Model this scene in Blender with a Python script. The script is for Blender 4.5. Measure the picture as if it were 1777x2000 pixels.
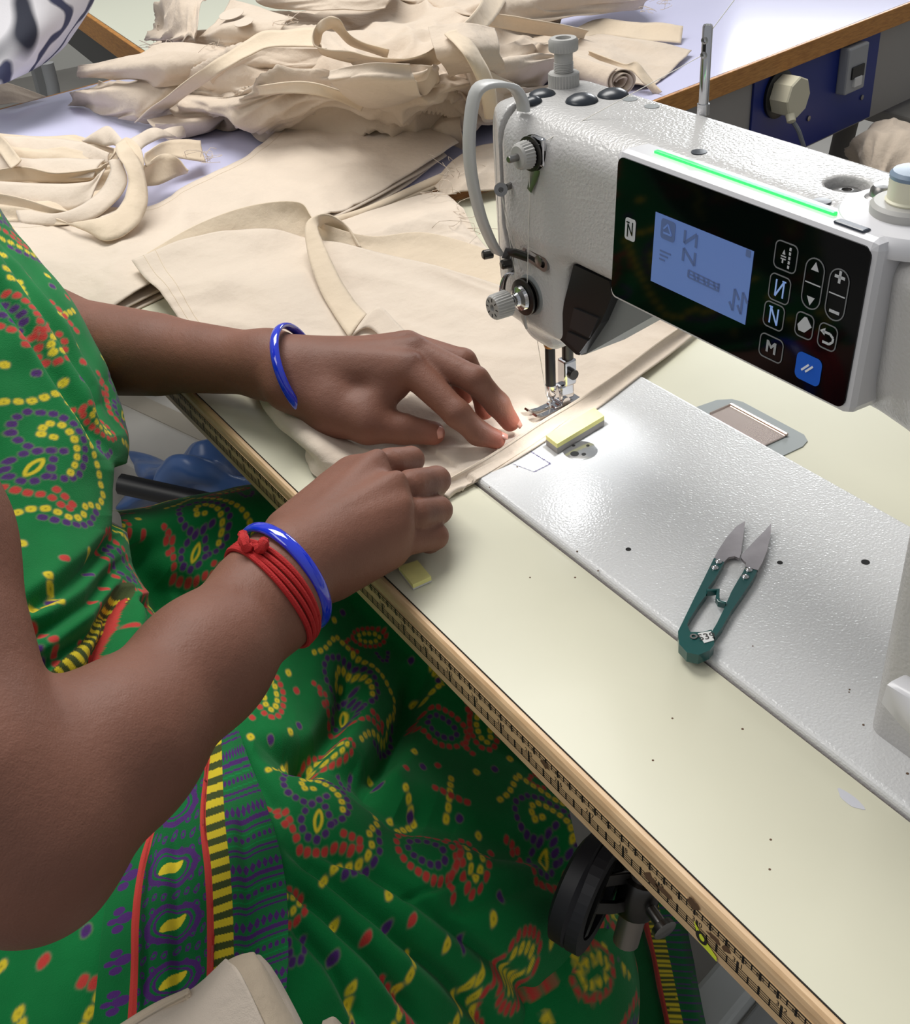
import bpy, bmesh, math, random
import numpy as np
from mathutils import Vector, Matrix

for o in list(bpy.data.objects):
    bpy.data.objects.remove(o)
SC = bpy.context.scene
COL = SC.collection
random.seed(7)
RNG = np.random.default_rng(11)
PI = math.pi

# ------------------------------------------------------------------ camera
# metres; X along the sewing table, Y away from the seamstress, Z up, sewing table top at Z = 0
FPX = 2284.2462
CR = np.array([[0.54649587, 0.8348955, -0.06551159],
               [0.45088931, -0.35925219, -0.81709039],
               [-0.70572027, 0.41699805, -0.57277529]])
CC = np.array([.35379, -.24563, .43779])
cam_data = bpy.data.cameras.new('camera')
cam = bpy.data.objects.new('camera', cam_data)
COL.objects.link(cam)
cam_data.sensor_fit = 'VERTICAL'
cam_data.sensor_height = 36.0
cam_data.sensor_width = 36.0
cam_data.lens = FPX / 2000.0 * 36.0
cam_data.clip_start = .02
cam_data.clip_end = 60
M = Matrix(((CR[0][0], -CR[1][0], -CR[2][0], CC[0]),
            (CR[0][1], -CR[1][1], -CR[2][1], CC[1]),
            (CR[0][2], -CR[1][2], -CR[2][2], CC[2]),
            (0, 0, 0, 1)))
cam.matrix_world = M
SC.camera = cam

# ------------------------------------------------------------------ light
world = bpy.data.worlds.new('room_light')
SC.world = world
world.use_nodes = True
bg = world.node_tree.nodes['Background']
bg.inputs['Color'].default_value = (.93, .96, 1.0, 1)
bg.inputs['Strength'].default_value = 0.36


def area(name, loc, target, sx, sy, power, color=(1, 1, 1)):
    d = bpy.data.lights.new(name, 'AREA')
    d.shape = 'RECTANGLE'
    d.size, d.size_y, d.energy, d.color = sx, sy, power, color
    o = bpy.data.objects.new(name, d)
    COL.objects.link(o)
    o.location = loc
    o.rotation_euler = (Vector(target) - Vector(loc)).to_track_quat('-Z', 'Y').to_euler()
    return o


# row of windows in the far wall, and the ceiling light of the workshop
area('window_light', (-3.15, 3.95, 1.35), (-.3, .1, 0), 1.0, .8, 40, (.95, .98, 1))
area('ceiling_light', (-1.35, .35, 2.05), (-.3, .0, 0), 1.5, 1.0, 54, (1, .985, .95))
area('fill_light_front', (-.7, -1.6, 1.95), (-.2, -.1, 0), 1.8, 1.0, 17, (1, .97, .92))  # unseen fill light added to brighten the near upper arm and lap

vs = SC.view_settings
vs.view_transform = 'Standard'
vs.look = 'None'
vs.exposure = -0.05
vs.gamma = 1.0
vs.use_curve_mapping = False


# ------------------------------------------------------------------ points
def ray(u, v):
    return CR.T @ np.array([(u - 888.5) / FPX, (v - 1000) / FPX, 1.0])


def PZ(u, v, z=0.0):
    d = ray(u, v)
    return CC + d * ((z - CC[2]) / d[2])


def PY(u, v, y):
    d = ray(u, v)
    return CC + d * ((y - CC[1]) / d[1])


def PX(u, v, x):
    d = ray(u, v)
    return CC + d * ((x - CC[0]) / d[0])


def PD(u, v, t):
    return CC + ray(u, v) * t


# ------------------------------------------------------------------ materials
def lin(c):
    out = []
    for x in c[:3]:
        x = x / 255.0
        out.append(x / 12.92 if x <= .04045 else ((x + .055) / 1.055) ** 2.4)
    return (*out, 1.0)


MATS = {}


def mat(name, rgb, rough=.5, metal=0.0, bump=None, var=None, spec=.5, coat=0, emit=None, sss=0, sheen=0, trans=0,
        bump2=None, attr=None, alpha=1.0):
    """rgb 0-255; bump=(scale, strength, detail) in metres; var=(scale, amount)"""
    if name in MATS:
        return MATS[name]
    m = bpy.data.materials.new(name)
    m.use_nodes = True
    nt = m.node_tree
    N, L = nt.nodes, nt.links
    b = N['Principled BSDF']
    b.inputs['Base Color'].default_value = lin(rgb)
    b.inputs['Roughness'].default_value = rough
    b.inputs['Metallic'].default_value = metal
    b.inputs['Specular IOR Level'].default_value = spec
    b.inputs['Coat Weight'].default_value = coat
    b.inputs['Coat Roughness'].default_value = .08
    b.inputs['Sheen Weight'].default_value = sheen
    b.inputs['Transmission Weight'].default_value = trans
    b.inputs['Alpha'].default_value = alpha
    if sss:
        b.inputs['Subsurface Weight'].default_value = sss
        b.inputs['Subsurface Radius'].default_value = (.012, .005, .003)
        b.inputs['Subsurface Scale'].default_value = .35
    if emit:
        b.inputs['Emission Color'].default_value = lin(emit[0])
        b.inputs['Emission Strength'].default_value = emit[1]
    tc = N.new('ShaderNodeTexCoord')
    col_src = None
    if attr:
        a = N.new('ShaderNodeAttribute')
        a.attribute_name = attr
        col_src = a.outputs['Color']
        L.new(col_src, b.inputs['Base Color'])
    if var:
        n = N.new('ShaderNodeTexNoise')
        n.inputs['Scale'].default_value = var[0]
        n.inputs['Detail'].default_value = 5
        L.new(tc.outputs['Object'], n.inputs['Vector'])
        mr = N.new('ShaderNodeMapRange')
        mr.inputs['From Min'].default_value = .3
        mr.inputs['From Max'].default_value = .7
        mr.inputs['To Min'].default_value = 1 - var[1]
        mr.inputs['To Max'].default_value = 1 + var[1]
        L.new(n.outputs['Fac'], mr.inputs['Value'])
        mx = N.new('ShaderNodeMix')
        mx.data_type = 'RGBA'
        mx.blend_type = 'MULTIPLY'
        mx.inputs['Factor'].default_value = 1
        mx.inputs[6].default_value = lin(rgb)
        if col_src is not None:
            L.new(col_src, mx.inputs[6])
        L.new(mr.outputs['Result'], mx.inputs[7])
        L.new(mx.outputs[2], b.inputs['Base Color'])
    prev = None
    for bp in (bump, bump2):
        if not bp:
            continue
        n = N.new('ShaderNodeTexNoise')
        n.inputs['Scale'].default_value = bp[0]
        n.inputs['Detail'].default_value = bp[2] if len(bp) > 2 else 2
        L.new(tc.outputs['Object'], n.inputs['Vector'])
        bn = N.new('ShaderNodeBump')
        bn.inputs['Strength'].default_value = bp[1]
        bn.inputs['Distance'].default_value = bp[3] if len(bp) > 3 else .0006
        L.new(n.outputs['Fac'], bn.inputs['Height'])
        if prev is not None:
            L.new(prev.outputs['Normal'], bn.inputs['Normal'])
        prev = bn
    if prev is not None:
        L.new(prev.outputs['Normal'], b.inputs['Normal'])
    MATS[name] = m
    return m


def wood_mat(name, c1, c2, scale, axis_scale, rough=.45):
    m = mat(name, c1, rough)
    nt = m.node_tree
    N, L = nt.nodes, nt.links
    b = N['Principled BSDF']
    tc = N.new('ShaderNodeTexCoord')
    mp = N.new('ShaderNodeMapping')
    mp.inputs['Scale'].default_value = axis_scale
    L.new(tc.outputs['Object'], mp.inputs['Vector'])
    n = N.new('ShaderNodeTexNoise')
    n.inputs['Scale'].default_value = scale
    n.inputs['Detail'].default_value = 6
    L.new(mp.outputs['Vector'], n.inputs['Vector'])
    cr = N.new('ShaderNodeValToRGB')
    cr.color_ramp.elements[0].color = lin(c2)
    cr.color_ramp.elements[0].position = .33
    cr.color_ramp.elements[1].color = lin(c1)
    cr.color_ramp.elements[1].position = .62
    L.new(n.outputs['Fac'], cr.inputs['Fac'])
    L.new(cr.outputs['Color'], b.inputs['Base Color'])
    return m


m_lam = mat('cream_laminate', (214, 211, 189), .28, var=(9, .03), spec=.4)
m_lav = mat('lavender_laminate', (206, 206, 234), .12, var=(5, .02), spec=.22)
m_wood = wood_mat('pale_wood_edge', (222, 188, 146), (207, 170, 127), 30, (2, 18, 18))
m_wood2 = wood_mat('orange_wood_edge', (190, 132, 62), (160, 104, 42), 20, (3, 3, 30))
m_mdf = mat('raw_board', (150, 104, 66), .8)
m_tape = mat('tape_print_base', (216, 182, 136), .55, var=(60, .08))
m_ink = mat('black_ink', (30, 24, 20), .6)
m_dirt = mat('brown_stain', (96, 70, 48), .7)
m_paint = mat('machine_paint', (190, 188, 186), .24, bump=(520, .50, 1.5, .0010), spec=.5)
m_bedpaint = mat('bed_paint', (214, 214, 214), .27, bump=(620, .38, 1.5, .0010), spec=.5)
m_smoothw = mat('white_plastic', (214, 213, 216), .3, spec=.5)
m_greyp = mat('grey_plastic', (176, 174, 170), .42)
m_greyd = mat('mid_grey_plastic', (128, 132, 132), .45)
m_blackp = mat('black_plastic', (22, 22, 24), .35)
m_rubber = mat('dark_rubber', (38, 44, 52), .3)
m_hole = mat('dark_hole', (12, 11, 11), .8)
m_chrome = mat('chrome', (205, 205, 208), .12, 1.0)
m_steel = mat('steel', (150, 148, 146), .3, 1.0)
m_steeld = mat('dark_steel', (82, 80, 78), .32, 1.0)
m_black_gloss = mat('black_glass', (6, 7, 9), .06, spec=.28)


# ------------------------------------------------------------------ scene helpers
def link(name, me, parent=None, material=None):
    if parent is not None:
        off = np.array(parent_loc(parent))
        n = len(me.vertices)
        co = np.empty(n * 3, np.float32)
        me.vertices.foreach_get('co', co)
        co = co.reshape(-1, 3) - off.astype(np.float32)
        me.vertices.foreach_set('co', co.ravel())
        me.update()
    o = bpy.data.objects.new(name, me)
    COL.objects.link(o)
    if material is not None:
        if isinstance(material, (list, tuple)):
            for q in material:
                me.materials.append(q)
        else:
            me.materials.append(material)
    if parent is not None:
        o.parent = parent
        PLOC[o.name] = parent_loc(parent)
    return o


PLOC = {}


def parent_loc(o):
    return PLOC.get(o.name, (0, 0, 0))


def tag(o, label, cat, group=None, kind=None):
    if label:
        o['label'] = label
    if cat:
        o['category'] = cat
    if group:
        o['group'] = group
    if kind:
        o['kind'] = kind
    return o


def thing(name, label, cat, loc=(0, 0, 0), group=None):
    o = bpy.data.objects.new(name, None)
    o.empty_display_size = .03
    COL.objects.link(o)
    o.location = loc
    PLOC[o.name] = tuple(loc)
    return tag(o, label, cat, group)


def mesh(name, V, F, smooth=False):
    me = bpy.data.meshes.new(name)
    me.from_pydata([tuple(map(float, v)) for v in V], [], [tuple(int(i) for i in f) for f in F])
    me.update()
    if smooth:
        me.polygons.foreach_set('use_smooth', [True] * len(me.polygons))
    return me


def qmesh(name, V, Q, smooth=True):
    """fast path for quad arrays"""
    V = np.asarray(V, np.float32)
    Q = np.asarray(Q, np.int32)
    me = bpy.data.meshes.new(name)
    me.vertices.add(len(V))
    me.vertices.foreach_set('co', V.ravel())
    me.loops.add(Q.size)
    me.loops.foreach_set('vertex_index', Q.ravel())
    me.polygons.add(len(Q))
    me.polygons.foreach_set('loop_start', np.arange(len(Q), dtype=np.int32) * Q.shape[1])
    me.polygons.foreach_set('loop_total', np.full(len(Q), Q.shape[1], np.int32))
    me.update(calc_edges=True)
    me.validate()
    if smooth:
        me.polygons.foreach_set('use_smooth', np.ones(len(me.polygons), bool))
    return me


class MB:
    """collects shapes into one mesh"""

    def __init__(self):
        self.V, self.F, self.S, self.MI = [], [], [], []
        self.mi = 0

    def add(self, V, F, smooth=False):
        b = len(self.V)
        self.V += [tuple(map(float, v)) for v in V]
        for f in F:
            self.F.append(tuple(int(i) + b for i in f))
            self.S.append(smooth)
            self.MI.append(self.mi)
        return self

    def box(self, lo, hi, bev=0.0, seg=2):
        lo, hi = np.array(lo, float), np.array(hi, float)
        bm = bmesh.new()
        bmesh.ops.create_cube(bm, size=1)
        for v in bm.verts:
            v.co = Vector([(lo[i] + hi[i]) / 2 + v.co[i] * (hi[i] - lo[i]) for i in range(3)])
        if bev:
            bmesh.ops.bevel(bm, geom=bm.edges[:], offset=bev, segments=seg, affect='EDGES', profile=.5)
        bm.verts.index_update()
        self.add([v.co[:] for v in bm.verts], [[v.index for v in f.verts] for f in bm.faces])
        bm.free()
        return self

    def obox(self, c, ax, ay, az, hx, hy, hz, bev=0.0):
        """oriented box: centre, three unit axes, half sizes"""
        c, ax, ay, az = (np.array(q, float) for q in (c, ax, ay, az))
        bm = bmesh.new()
        bmesh.ops.create_cube(bm, size=2)
        for v in bm.verts:
            v.co = Vector((v.co[0] * hx, v.co[1] * hy, v.co[2] * hz))
        if bev:
            bmesh.ops.bevel(bm, geom=bm.edges[:], offset=bev, segments=2, affect='EDGES', profile=.5)
        bm.verts.index_update()
        self.add([c + ax * v.co[0] + ay * v.co[1] + az * v.co[2] for v in bm.verts],
                 [[v.index for v in f.verts] for f in bm.faces])
        bm.free()
        return self

    def lathe(self, prof, o, ax=(0, 0, 1), seg=32, knurl=None, smooth=True, squash=None):
        o = np.array(o, float)
        ax = np.array(ax, float)
        ax /= np.linalg.norm(ax)
        t = np.array([1, 0, 0]) if abs(ax[0]) < .8 else np.array([0, 1, 0])
        e1 = np.cross(ax, t)
        e1 /= np.linalg.norm(e1)
        e2 = np.cross(ax, e1)
        V, F = [], []
        n = len(prof)
        for j, pr_ in enumerate(prof):
            r, h = pr_[0], pr_[1]
            for i in range(seg):
                a = 2 * PI * i / seg
                rr = r
                if knurl and len(pr_) > 2:
                    rr = r + (knurl if i % 2 else -knurl)
                V.append(o + ax * h + e1 * rr * math.cos(a) + e2 * rr * math.sin(a))
        for j in range(n - 1):
            for i in range(seg):
                k = (i + 1) % seg
                F.append((j * seg + i, j * seg + k, (j + 1) * seg + k, (j + 1) * seg + i))
        F.append(tuple(range(seg))[::-1])
        F.append(tuple((n - 1) * seg + i for i in range(seg)))
        self.add(V, F, smooth)
        return self

    def tube(self, pts, r, seg=8, smooth=True, cap=True):
        pts = [np.array(p, float) for p in pts]
        n = len(pts)
        rs = r if isinstance(r, (list, tuple, np.ndarray)) else [r] * n
        tang = [pts[min(i + 1, n - 1)] - pts[max(i - 1, 0)] for i in range(n)]
        tang = [t / (np.linalg.norm(t) + 1e-12) for t in tang]
        up = np.array([0, 0, 1.0]) if abs(tang[0][2]) < .9 else np.array([1.0, 0, 0])
        e = np.cross(tang[0], up)
        e /= np.linalg.norm(e)
        V, F = [], []
        for i in range(n):
            e = e - tang[i] * (e @ tang[i])
            e /= np.linalg.norm(e)
            g = np.cross(tang[i], e)
            for k in range(seg):
                a = 2 * PI * k / seg
                V.append(pts[i] + (e * math.cos(a) + g * math.sin(a)) * rs[i])
        for i in range(n - 1):
            for k in range(seg):
                q = (k + 1) % seg
                F.append((i * seg + k, i * seg + q, (i + 1) * seg + q, (i + 1) * seg + k))
        if cap:
            F.append(tuple(range(seg))[::-1])
            F.append(tuple((n - 1) * seg + k for k in range(seg)))
        self.add(V, F, smooth)
        return self

    def prism(self, poly, e1, e2, o, d, smooth=False):
        """polygon (2-D list) in the plane o + e1,e2 extruded by vector d"""
        e1, e2, o, d = (np.array(q, float) for q in (e1, e2, o, d))
        n = len(poly)
        V = [o + e1 * p[0] + e2 * p[1] for p in poly] + [o + e1 * p[0] + e2 * p[1] + d for p in poly]
        F = [tuple(range(n))[::-1], tuple(range(n, 2 * n))]
        F += [(i, (i + 1) % n, (i + 1) % n + n, i + n) for i in range(n)]
        self.add(V, F, smooth)
        return self

    def ring(self, outer, inner, e1, e2, o, d):
        """outline between two closed polylines with the same count, extruded by d"""
        e1, e2, o, d = (np.array(q, float) for q in (e1, e2, o, d))
        n = len(outer)
        P = lambda p: o + e1 * p[0] + e2 * p[1]
        V = [P(p) for p in outer] + [P(p) for p in inner] + [P(p) + d for p in outer] + [P(p) + d for p in inner]
        F = []
        for i in range(n):
            k = (i + 1) % n
            F += [(i, k, n + k, n + i), (2 * n + i, 3 * n + i, 3 * n + k, 2 * n + k), (i, 2 * n + i, 2 * n + k, k),
                  (n + i, n + k, 3 * n + k, 3 * n + i)]
        self.add(V, F)
        return self

    def strip(self, pts, wdir, w, t, ndir=None, smooth=True):
        """flat bar swept along pts; wdir = width direction, thickness t normal to path and width"""
        pts = [np.array(p, float) for p in pts]
        n = len(pts)
        V, F = [], []
        for i in range(n):
            tg = pts[min(i + 1, n - 1)] - pts[max(i - 1, 0)]
            tg /= np.linalg.norm(tg)
            wd = np.array(wdir if not callable(wdir) else wdir(i), float)
            wd = wd - tg * (wd @ tg)
            wd /= np.linalg.norm(wd)
            nd = np.cross(tg, wd)
            ww = w[i] if isinstance(w, (list, tuple, np.ndarray)) else w
            for a, b in ((-1, -.6), (-.85, -1), (.85, -1), (1, -.6), (1, .6), (.85, 1), (-.85, 1), (-1, .6)):
                V.append(pts[i] + wd * a * ww / 2 + nd * b * t / 2)
        for i in range(n - 1):
            for k in range(8):
                q = (k + 1) % 8
                F.append((i * 8 + k, i * 8 + q, (i + 1) * 8 + q, (i + 1) * 8 + k))
        F.append(tuple(range(8))[::-1])
        F.append(tuple((n - 1) * 8 + k for k in range(8)))
        self.add(V, F, smooth)
        return self

    def build(self, name, material, parent=None, auto=40):
        me = mesh(name, self.V, self.F)
        me.polygons.foreach_set('use_smooth', self.S)
        if any(self.MI):
            me.polygons.foreach_set('material_index', self.MI)
        bm = bmesh.new()
        bm.from_mesh(me)
        bmesh.ops.recalc_face_normals(bm, faces=bm.faces)
        if auto:
            for e in bm.edges:
                if len(e.link_faces) == 2 and e.calc_face_angle(0) > math.radians(auto):
                    e.smooth = False
        bm.to_mesh(me)
        bm.free()
        return link(name, me, parent, material)


def rrect(w, h, r, n=5, cx=0, cy=0):
    out = []
    for (sx, sy, a0) in ((1, 1, 0), (-1, 1, 90), (-1, -1, 180), (1, -1, 270)):
        for i in range(n + 1):
            a = math.radians(a0 + 90 * i / n)
            out.append((cx + sx * (w / 2 - r) + r * math.cos(a), cy + sy * (h / 2 - r) + r * math.sin(a)))
    return out


_TXT = {}


def text2d(s):
    """outline faces of a string in the built-in font, unit height about .7"""
    if s in _TXT:
        return _TXT[s]
    cu = bpy.data.curves.new('t', 'FONT')
    cu.body = s
    cu.resolution_u = 3
    cu.align_x = 'CENTER'
    cu.align_y = 'CENTER'
    ob = bpy.data.objects.new('t', cu)
    COL.objects.link(ob)
    dg = bpy.context.evaluated_depsgraph_get()
    dg.update()
    me = bpy.data.meshes.new_from_object(ob.evaluated_get(dg))
    V = [(v.co.x, v.co.y) for v in me.vertices]
    F = [tuple(p.vertices) for p in me.polygons]
    bpy.data.objects.remove(ob)
    bpy.data.curves.remove(cu)
    bpy.data.meshes.remove(me)
    _TXT[s] = (V, F)
    return V, F


def put_text(mb, s, o, e1, e2, size, bold=0):
    V, F = text2d(s)
    o, e1, e2 = (np.array(q, float) for q in (o, e1, e2))
    mb.add([o + e1 * v[0] * size + e2 * v[1] * size for v in V], F)


# ------------------------------------------------------------------ distance-field mesher
def smin(a, b, k):
    h = np.clip(.5 + .5 * (b - a) / k, 0, 1)
    return b * (1 - h) + a * h - k * h * (1 - h)


def smax(a, b, k):
    return -smin(-a, -b, k)


def rbox(P, lo, hi, r):
    lo, hi = np.array(lo), np.array(hi)
    q = np.abs(P - (lo + hi) / 2) - ((hi - lo) / 2 - r)
    return np.linalg.norm(np.maximum(q, 0), axis=1) + np.minimum(q.max(axis=1), 0) - r


def rcone(P, a, b, ra, rb):
    a, b = np.asarray(a, float), np.asarray(b, float)
    d = b - a
    t = np.clip(((P - a) @ d) / (d @ d), 0, 1)
    return np.linalg.norm(P - a - t[:, None] * d, axis=1) - (ra + (rb - ra) * t)


def ell(P, c, R3, rad):
    q = (P - c) @ np.asarray(R3).T
    rad = np.asarray(rad)
    k0 = np.linalg.norm(q / rad, axis=1)
    k1 = np.linalg.norm(q / (rad * rad), axis=1) + 1e-9
    return k0 * (k0 - 1) / k1


def sdf_mesh(name, fn, lo, hi, h, k=8, chunk=600000):
    lo, hi = np.array(lo, float), np.array(hi, float)
    nc = np.ceil((hi - lo) / (h * k)).astype(int) + 1
    H = h * k
    g = np.stack(np.meshgrid(*[np.arange(n) for n in nc], indexing='ij'), -1).reshape(-1, 3)

    def ev(P):
        return np.concatenate([fn(P[i:i + chunk]) for i in range(0, len(P), chunk)])
    d = ev(lo + (g + .5) * H)
    act = g[np.abs(d) < H * 1.15]
    NX, NY, NZ = (nc * k + 2)

    def nid(ix):
        return (ix[..., 0].astype(np.int64) * NY + ix[..., 1]) * NZ + ix[..., 2]
    off = np.stack(np.meshgrid(*[np.arange(k + 1)] * 3, indexing='ij'), -1).reshape(-1, 3)
    ids = np.unique(nid(act[:, None, :] * k + off[None]).ravel())
    iz = ids % NZ
    iy = (ids // NZ) % NY
    ix = ids // (NZ * NY)
    pos = np.stack([ix, iy, iz], -1)
    val = ev(lo + pos * h)
    coff = np.stack(np.meshgrid(*[np.arange(k)] * 3, indexing='ij'), -1).reshape(-1, 3)
    cells = (act[:, None, :] * k + coff[None]).reshape(-1, 3)
    corner = np.array([[x, y, z] for x in (0, 1) for y in (0, 1) for z in (0, 1)])
    cv = np.stack([val[np.searchsorted(ids, nid(cells + c))] for c in corner], 1)
    neg = (cv < 0).sum(1)
    m = (neg > 0) & (neg < 8)
    cells, cv = cells[m], cv[m]
    acc = np.zeros((len(cells), 3))
    cnt = np.zeros(len(cells))
    for i in range(8):
        for j in range(i + 1, 8):
            df = corner[j] - corner[i]
            if np.abs(df).sum() != 1:
                continue
            s = (cv[:, i] < 0) != (cv[:, j] < 0)
            t = cv[s, i] / (cv[s, i] - cv[s, j])
            acc[s] += corner[i] + t[:, None] * df
            cnt[s] += 1
    V = lo + (cells + acc / cnt[:, None]) * h
    cid = nid(cells)
    order = np.argsort(cid)
    scid = cid[order]

    def find(c):
        q = np.searchsorted(scid, nid(c))
        q = np.minimum(q, len(scid) - 1)
        ok = scid[q] == nid(c)
        return order[q], ok
    quads = []
    e = np.eye(3, dtype=int)
    for ax in range(3):
        b, c = (ax + 1) % 3, (ax + 2) % 3
        ci = 4 if ax == 0 else 2 if ax == 1 else 1
        s = (cv[:, 0] < 0) != (cv[:, ci] < 0)
        base = cells[s]
        inside = cv[s, 0] < 0
        i0 = np.nonzero(s)[0]
        i1, o1 = find(base - e[b])
        i2, o2 = find(base - e[b] - e[c])
        i3, o3 = find(base - e[c])
        ok = o1 & o2 & o3
        q = np.stack([i0, i1, i2, i3], 1)
        q = np.where(inside[:, None], q, q[:, ::-1])
        quads.append(q[ok])
    return qmesh(name, V, np.concatenate(quads))


# ------------------------------------------------------------------ cloth
def crm(C, n):
    """Catmull-Rom along axis 0 to n samples"""
    C = np.asarray(C, float)
    m = len(C)
    if m == 2:
        t = np.linspace(0, 1, n).reshape((-1,) + (1,) * (C.ndim - 1))
        return C[0] * (1 - t) + C[1] * t
    E = np.concatenate([2 * C[:1] - C[1:2], C, 2 * C[-1:] - C[-2:-1]])
    t = np.linspace(0, m - 1, n)
    i = np.minimum(t.astype(int), m - 2)
    f = (t - i).reshape((-1,) + (1,) * (C.ndim - 1))
    p0, p1, p2, p3 = E[i], E[i + 1], E[i + 2], E[i + 3]
    return .5 * (2 * p1 + (p2 - p0) * f + (2 * p0 - 5 * p1 + 4 * p2 - p3) * f ** 2 + (3 * p1 - p0 - 3 * p2 + p3) * f ** 3)


def noise2(x, y, seed=0):
    """smooth value noise in numpy, about -1..1"""
    x0, y0 = np.floor(x).astype(int), np.floor(y).astype(int)
    fx, fy = x - x0, y - y0
    fx, fy = fx * fx * (3 - 2 * fx), fy * fy * (3 - 2 * fy)

    def hsh(i, j):
        q = (i * 374761393 + j * 668265263 + seed * 144665) & 0x7fffffff
        q = ((q ^ (q >> 13)) * 1274126177) & 0x7fffffff
        return ((q ^ (q >> 16)) & 0xffff) / 32767.5 - 1
    return ((hsh(x0, y0) * (1 - fx) + hsh(x0 + 1, y0) * fx) * (1 - fy) +
            (hsh(x0, y0 + 1) * (1 - fx) + hsh(x0 + 1, y0 + 1) * fx) * fy)


def grid_normals(G):
    du = np.gradient(G, axis=0)
    dv = np.gradient(G, axis=1)
    n = np.cross(du, dv)
    return n / (np.linalg.norm(n, axis=2, keepdims=True) + 1e-12)


def grid_quads(nu, nv):
    i, j = np.meshgrid(np.arange(nu - 1), np.arange(nv - 1), indexing='ij')
    a = (i * nv + j).ravel()
    return np.stack([a, a + nv, a + nv + 1, a + 1], 1)


def patch(ctrl, nu, nv, wr=None, zmin=None, post=None):
    """dense grid from a control net of world points; wr = list of (scale, amp, seed, stretch_u, stretch_v)"""
    C = np.asarray(ctrl, float)
    G = crm(C, nu)
    G = np.swapaxes(crm(np.swapaxes(G, 0, 1), nv), 0, 1)
    if wr:
        n = grid_normals(G)
        s = np.sign(n[..., 2].mean()) or 1
        U = np.linspace(0, 1, nu)[:, None] * np.linalg.norm(np.diff(G[:, nv // 2], axis=0), axis=1).sum()
        W = np.linspace(0, 1, nv)[None, :] * np.linalg.norm(np.diff(G[nu // 2], axis=0), axis=1).sum()
        d = 0
        for (sc, am, sd, su, sv, rot) in wr:
            c, q = math.cos(rot), math.sin(rot)
            a, b = (U * c + W * q) * sc * su, (-U * q + W * c) * sc * sv
            a = a + .6 * noise2(a * .5 + 7, b * .5, sd + 50)
            nn_ = noise2(a, b, sd)
            d = d + (am * nn_ if sd < 100 else am * (.9 - 2.2 * np.abs(nn_)))
        G = G + n * s * d[..., None]
    if post is not None:
        G = post(G)
    if zmin is not None:
        G[..., 2] = np.maximum(G[..., 2], zmin if not callable(zmin) else zmin(G))
    return G


def sheet(name, G, material, parent=None, th=.0009, sub=0):
    """cloth sheet with real thickness"""
    nu, nv = G.shape[:2]
    me = qmesh(name, G.reshape(-1, 3), grid_quads(nu, nv))
    o = link(name, me, parent, material)
    if th:
        md = o.modifiers.new('thickness', 'SOLIDIFY')
        md.thickness = th
        md.offset = 0
    return o


def ribbon(name, L, R, n, material, parent=None, nw=6, bow=0.0, th=.0014, wr=None, fold=0):
    """strap between two edge polylines"""
    A, B = crm(np.array(L, float), n), crm(np.array(R, float), n)
    t = np.linspace(0, 1, nw)[None, :, None]
    G = A[:, None, :] * (1 - t) + B[:, None, :] * t
    nn = grid_normals(G)
    prof = (4 * t * (1 - t))
    G = G + nn * prof * bow
    if wr:
        s = np.linspace(0, 1, n)[:, None] * np.linalg.norm(np.diff(A, axis=0), axis=1).sum()
        for (sc, am, sd) in wr:
            G = G + nn * (am * noise2(s * sc + 0 * t[..., 0], t[..., 0] * 1.5 + 0 * s, sd))[..., None]
    return sheet(name, G, material, parent, th)


# ------------------------------------------------------------------ floor
FLZ = -.76
fl = MB()
fl.box((-5, -3, FLZ - .05), (3.5, 5, FLZ))
m_floor = mat('grey_floor', (150, 146, 140), .5, var=(3, .12))
flo = fl.build('floor', m_floor)
flo['kind'] = 'structure'

# ------------------------------------------------------------------ sewing table
TX0, TX1, TY1 = -.665, .60, .56
HX0, HX1, HY0, HY1 = -.326, .302, .1015, .2835
table = thing('sewing_table', 'cream laminate sewing table with pale wood edge holding the white sewing machine', 'table', (-.03, .28, FLZ))
mb = MB()
ox, oy = (TX0 + .004, TX1, TX1, TX0 + .004), (.002, .002, TY1, TY1)
ix, iy = (HX0, HX1, HX1, HX0), (HY0, HY0, HY1, HY1)
for z in (0, -.032):
    pass
V = []
for z in (0.0, -.032):
    V += [(ox[i], oy[i], z) for i in range(4)] + [(ix[i], iy[i], z) for i in range(4)]
F, MI = [], []
for i in range(4):
    k = (i + 1) % 4
    F.append((i, k, 4 + k, 4 + i)); MI.append(0)
    F.append((8 + i, 12 + i, 12 + k, 8 + k)); MI.append(1)
    F.append((4 + i, 4 + k, 12 + k, 12 + i)); MI.append(1)
    F.append((i, 8 + i, 8 + k, k)); MI.append(1)
me = mesh('tabletop', V, F)
me.polygons.foreach_set('material_index', MI)
bm = bmesh.new(); bm.from_mesh(me); bmesh.ops.recalc_face_normals(bm, faces=bm.faces); bm.to_mesh(me); bm.free()
top = link('tabletop', me, table, [m_lam, m_mdf])
# wooden edging, rounded at the top corner
prof = [(.0015, -.0003), (.0009, -.0003), (-.0008, -.0006), (-.0022, -.0022), (-.0030, -.0048), (-.0032, -.008), (-.0032, -.031), (-.0022, -.033), (.0015, -.033)]
mb = MB()
mb.prism([(p[0], p[1]) for p in prof], (0, 1, 0), (0, 0, 1), (TX0, 0, 0), (TX1 - TX0, 0, 0))
edge = mb.build('edge_band', m_wood, table, auto=60)
mb = MB()
mb.box((TX0 - .0005, .002, -.033), (TX0 + .0035, TY1, -.0004), .0008)
mb.build('edge_band', m_wood, table)
mb = MB()
mb.tube([(TX0, .0018, .0001), (TX1, .0018, .0001)], .00035, 5)
mb.build('edge_seam', m_ink, table)
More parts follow.
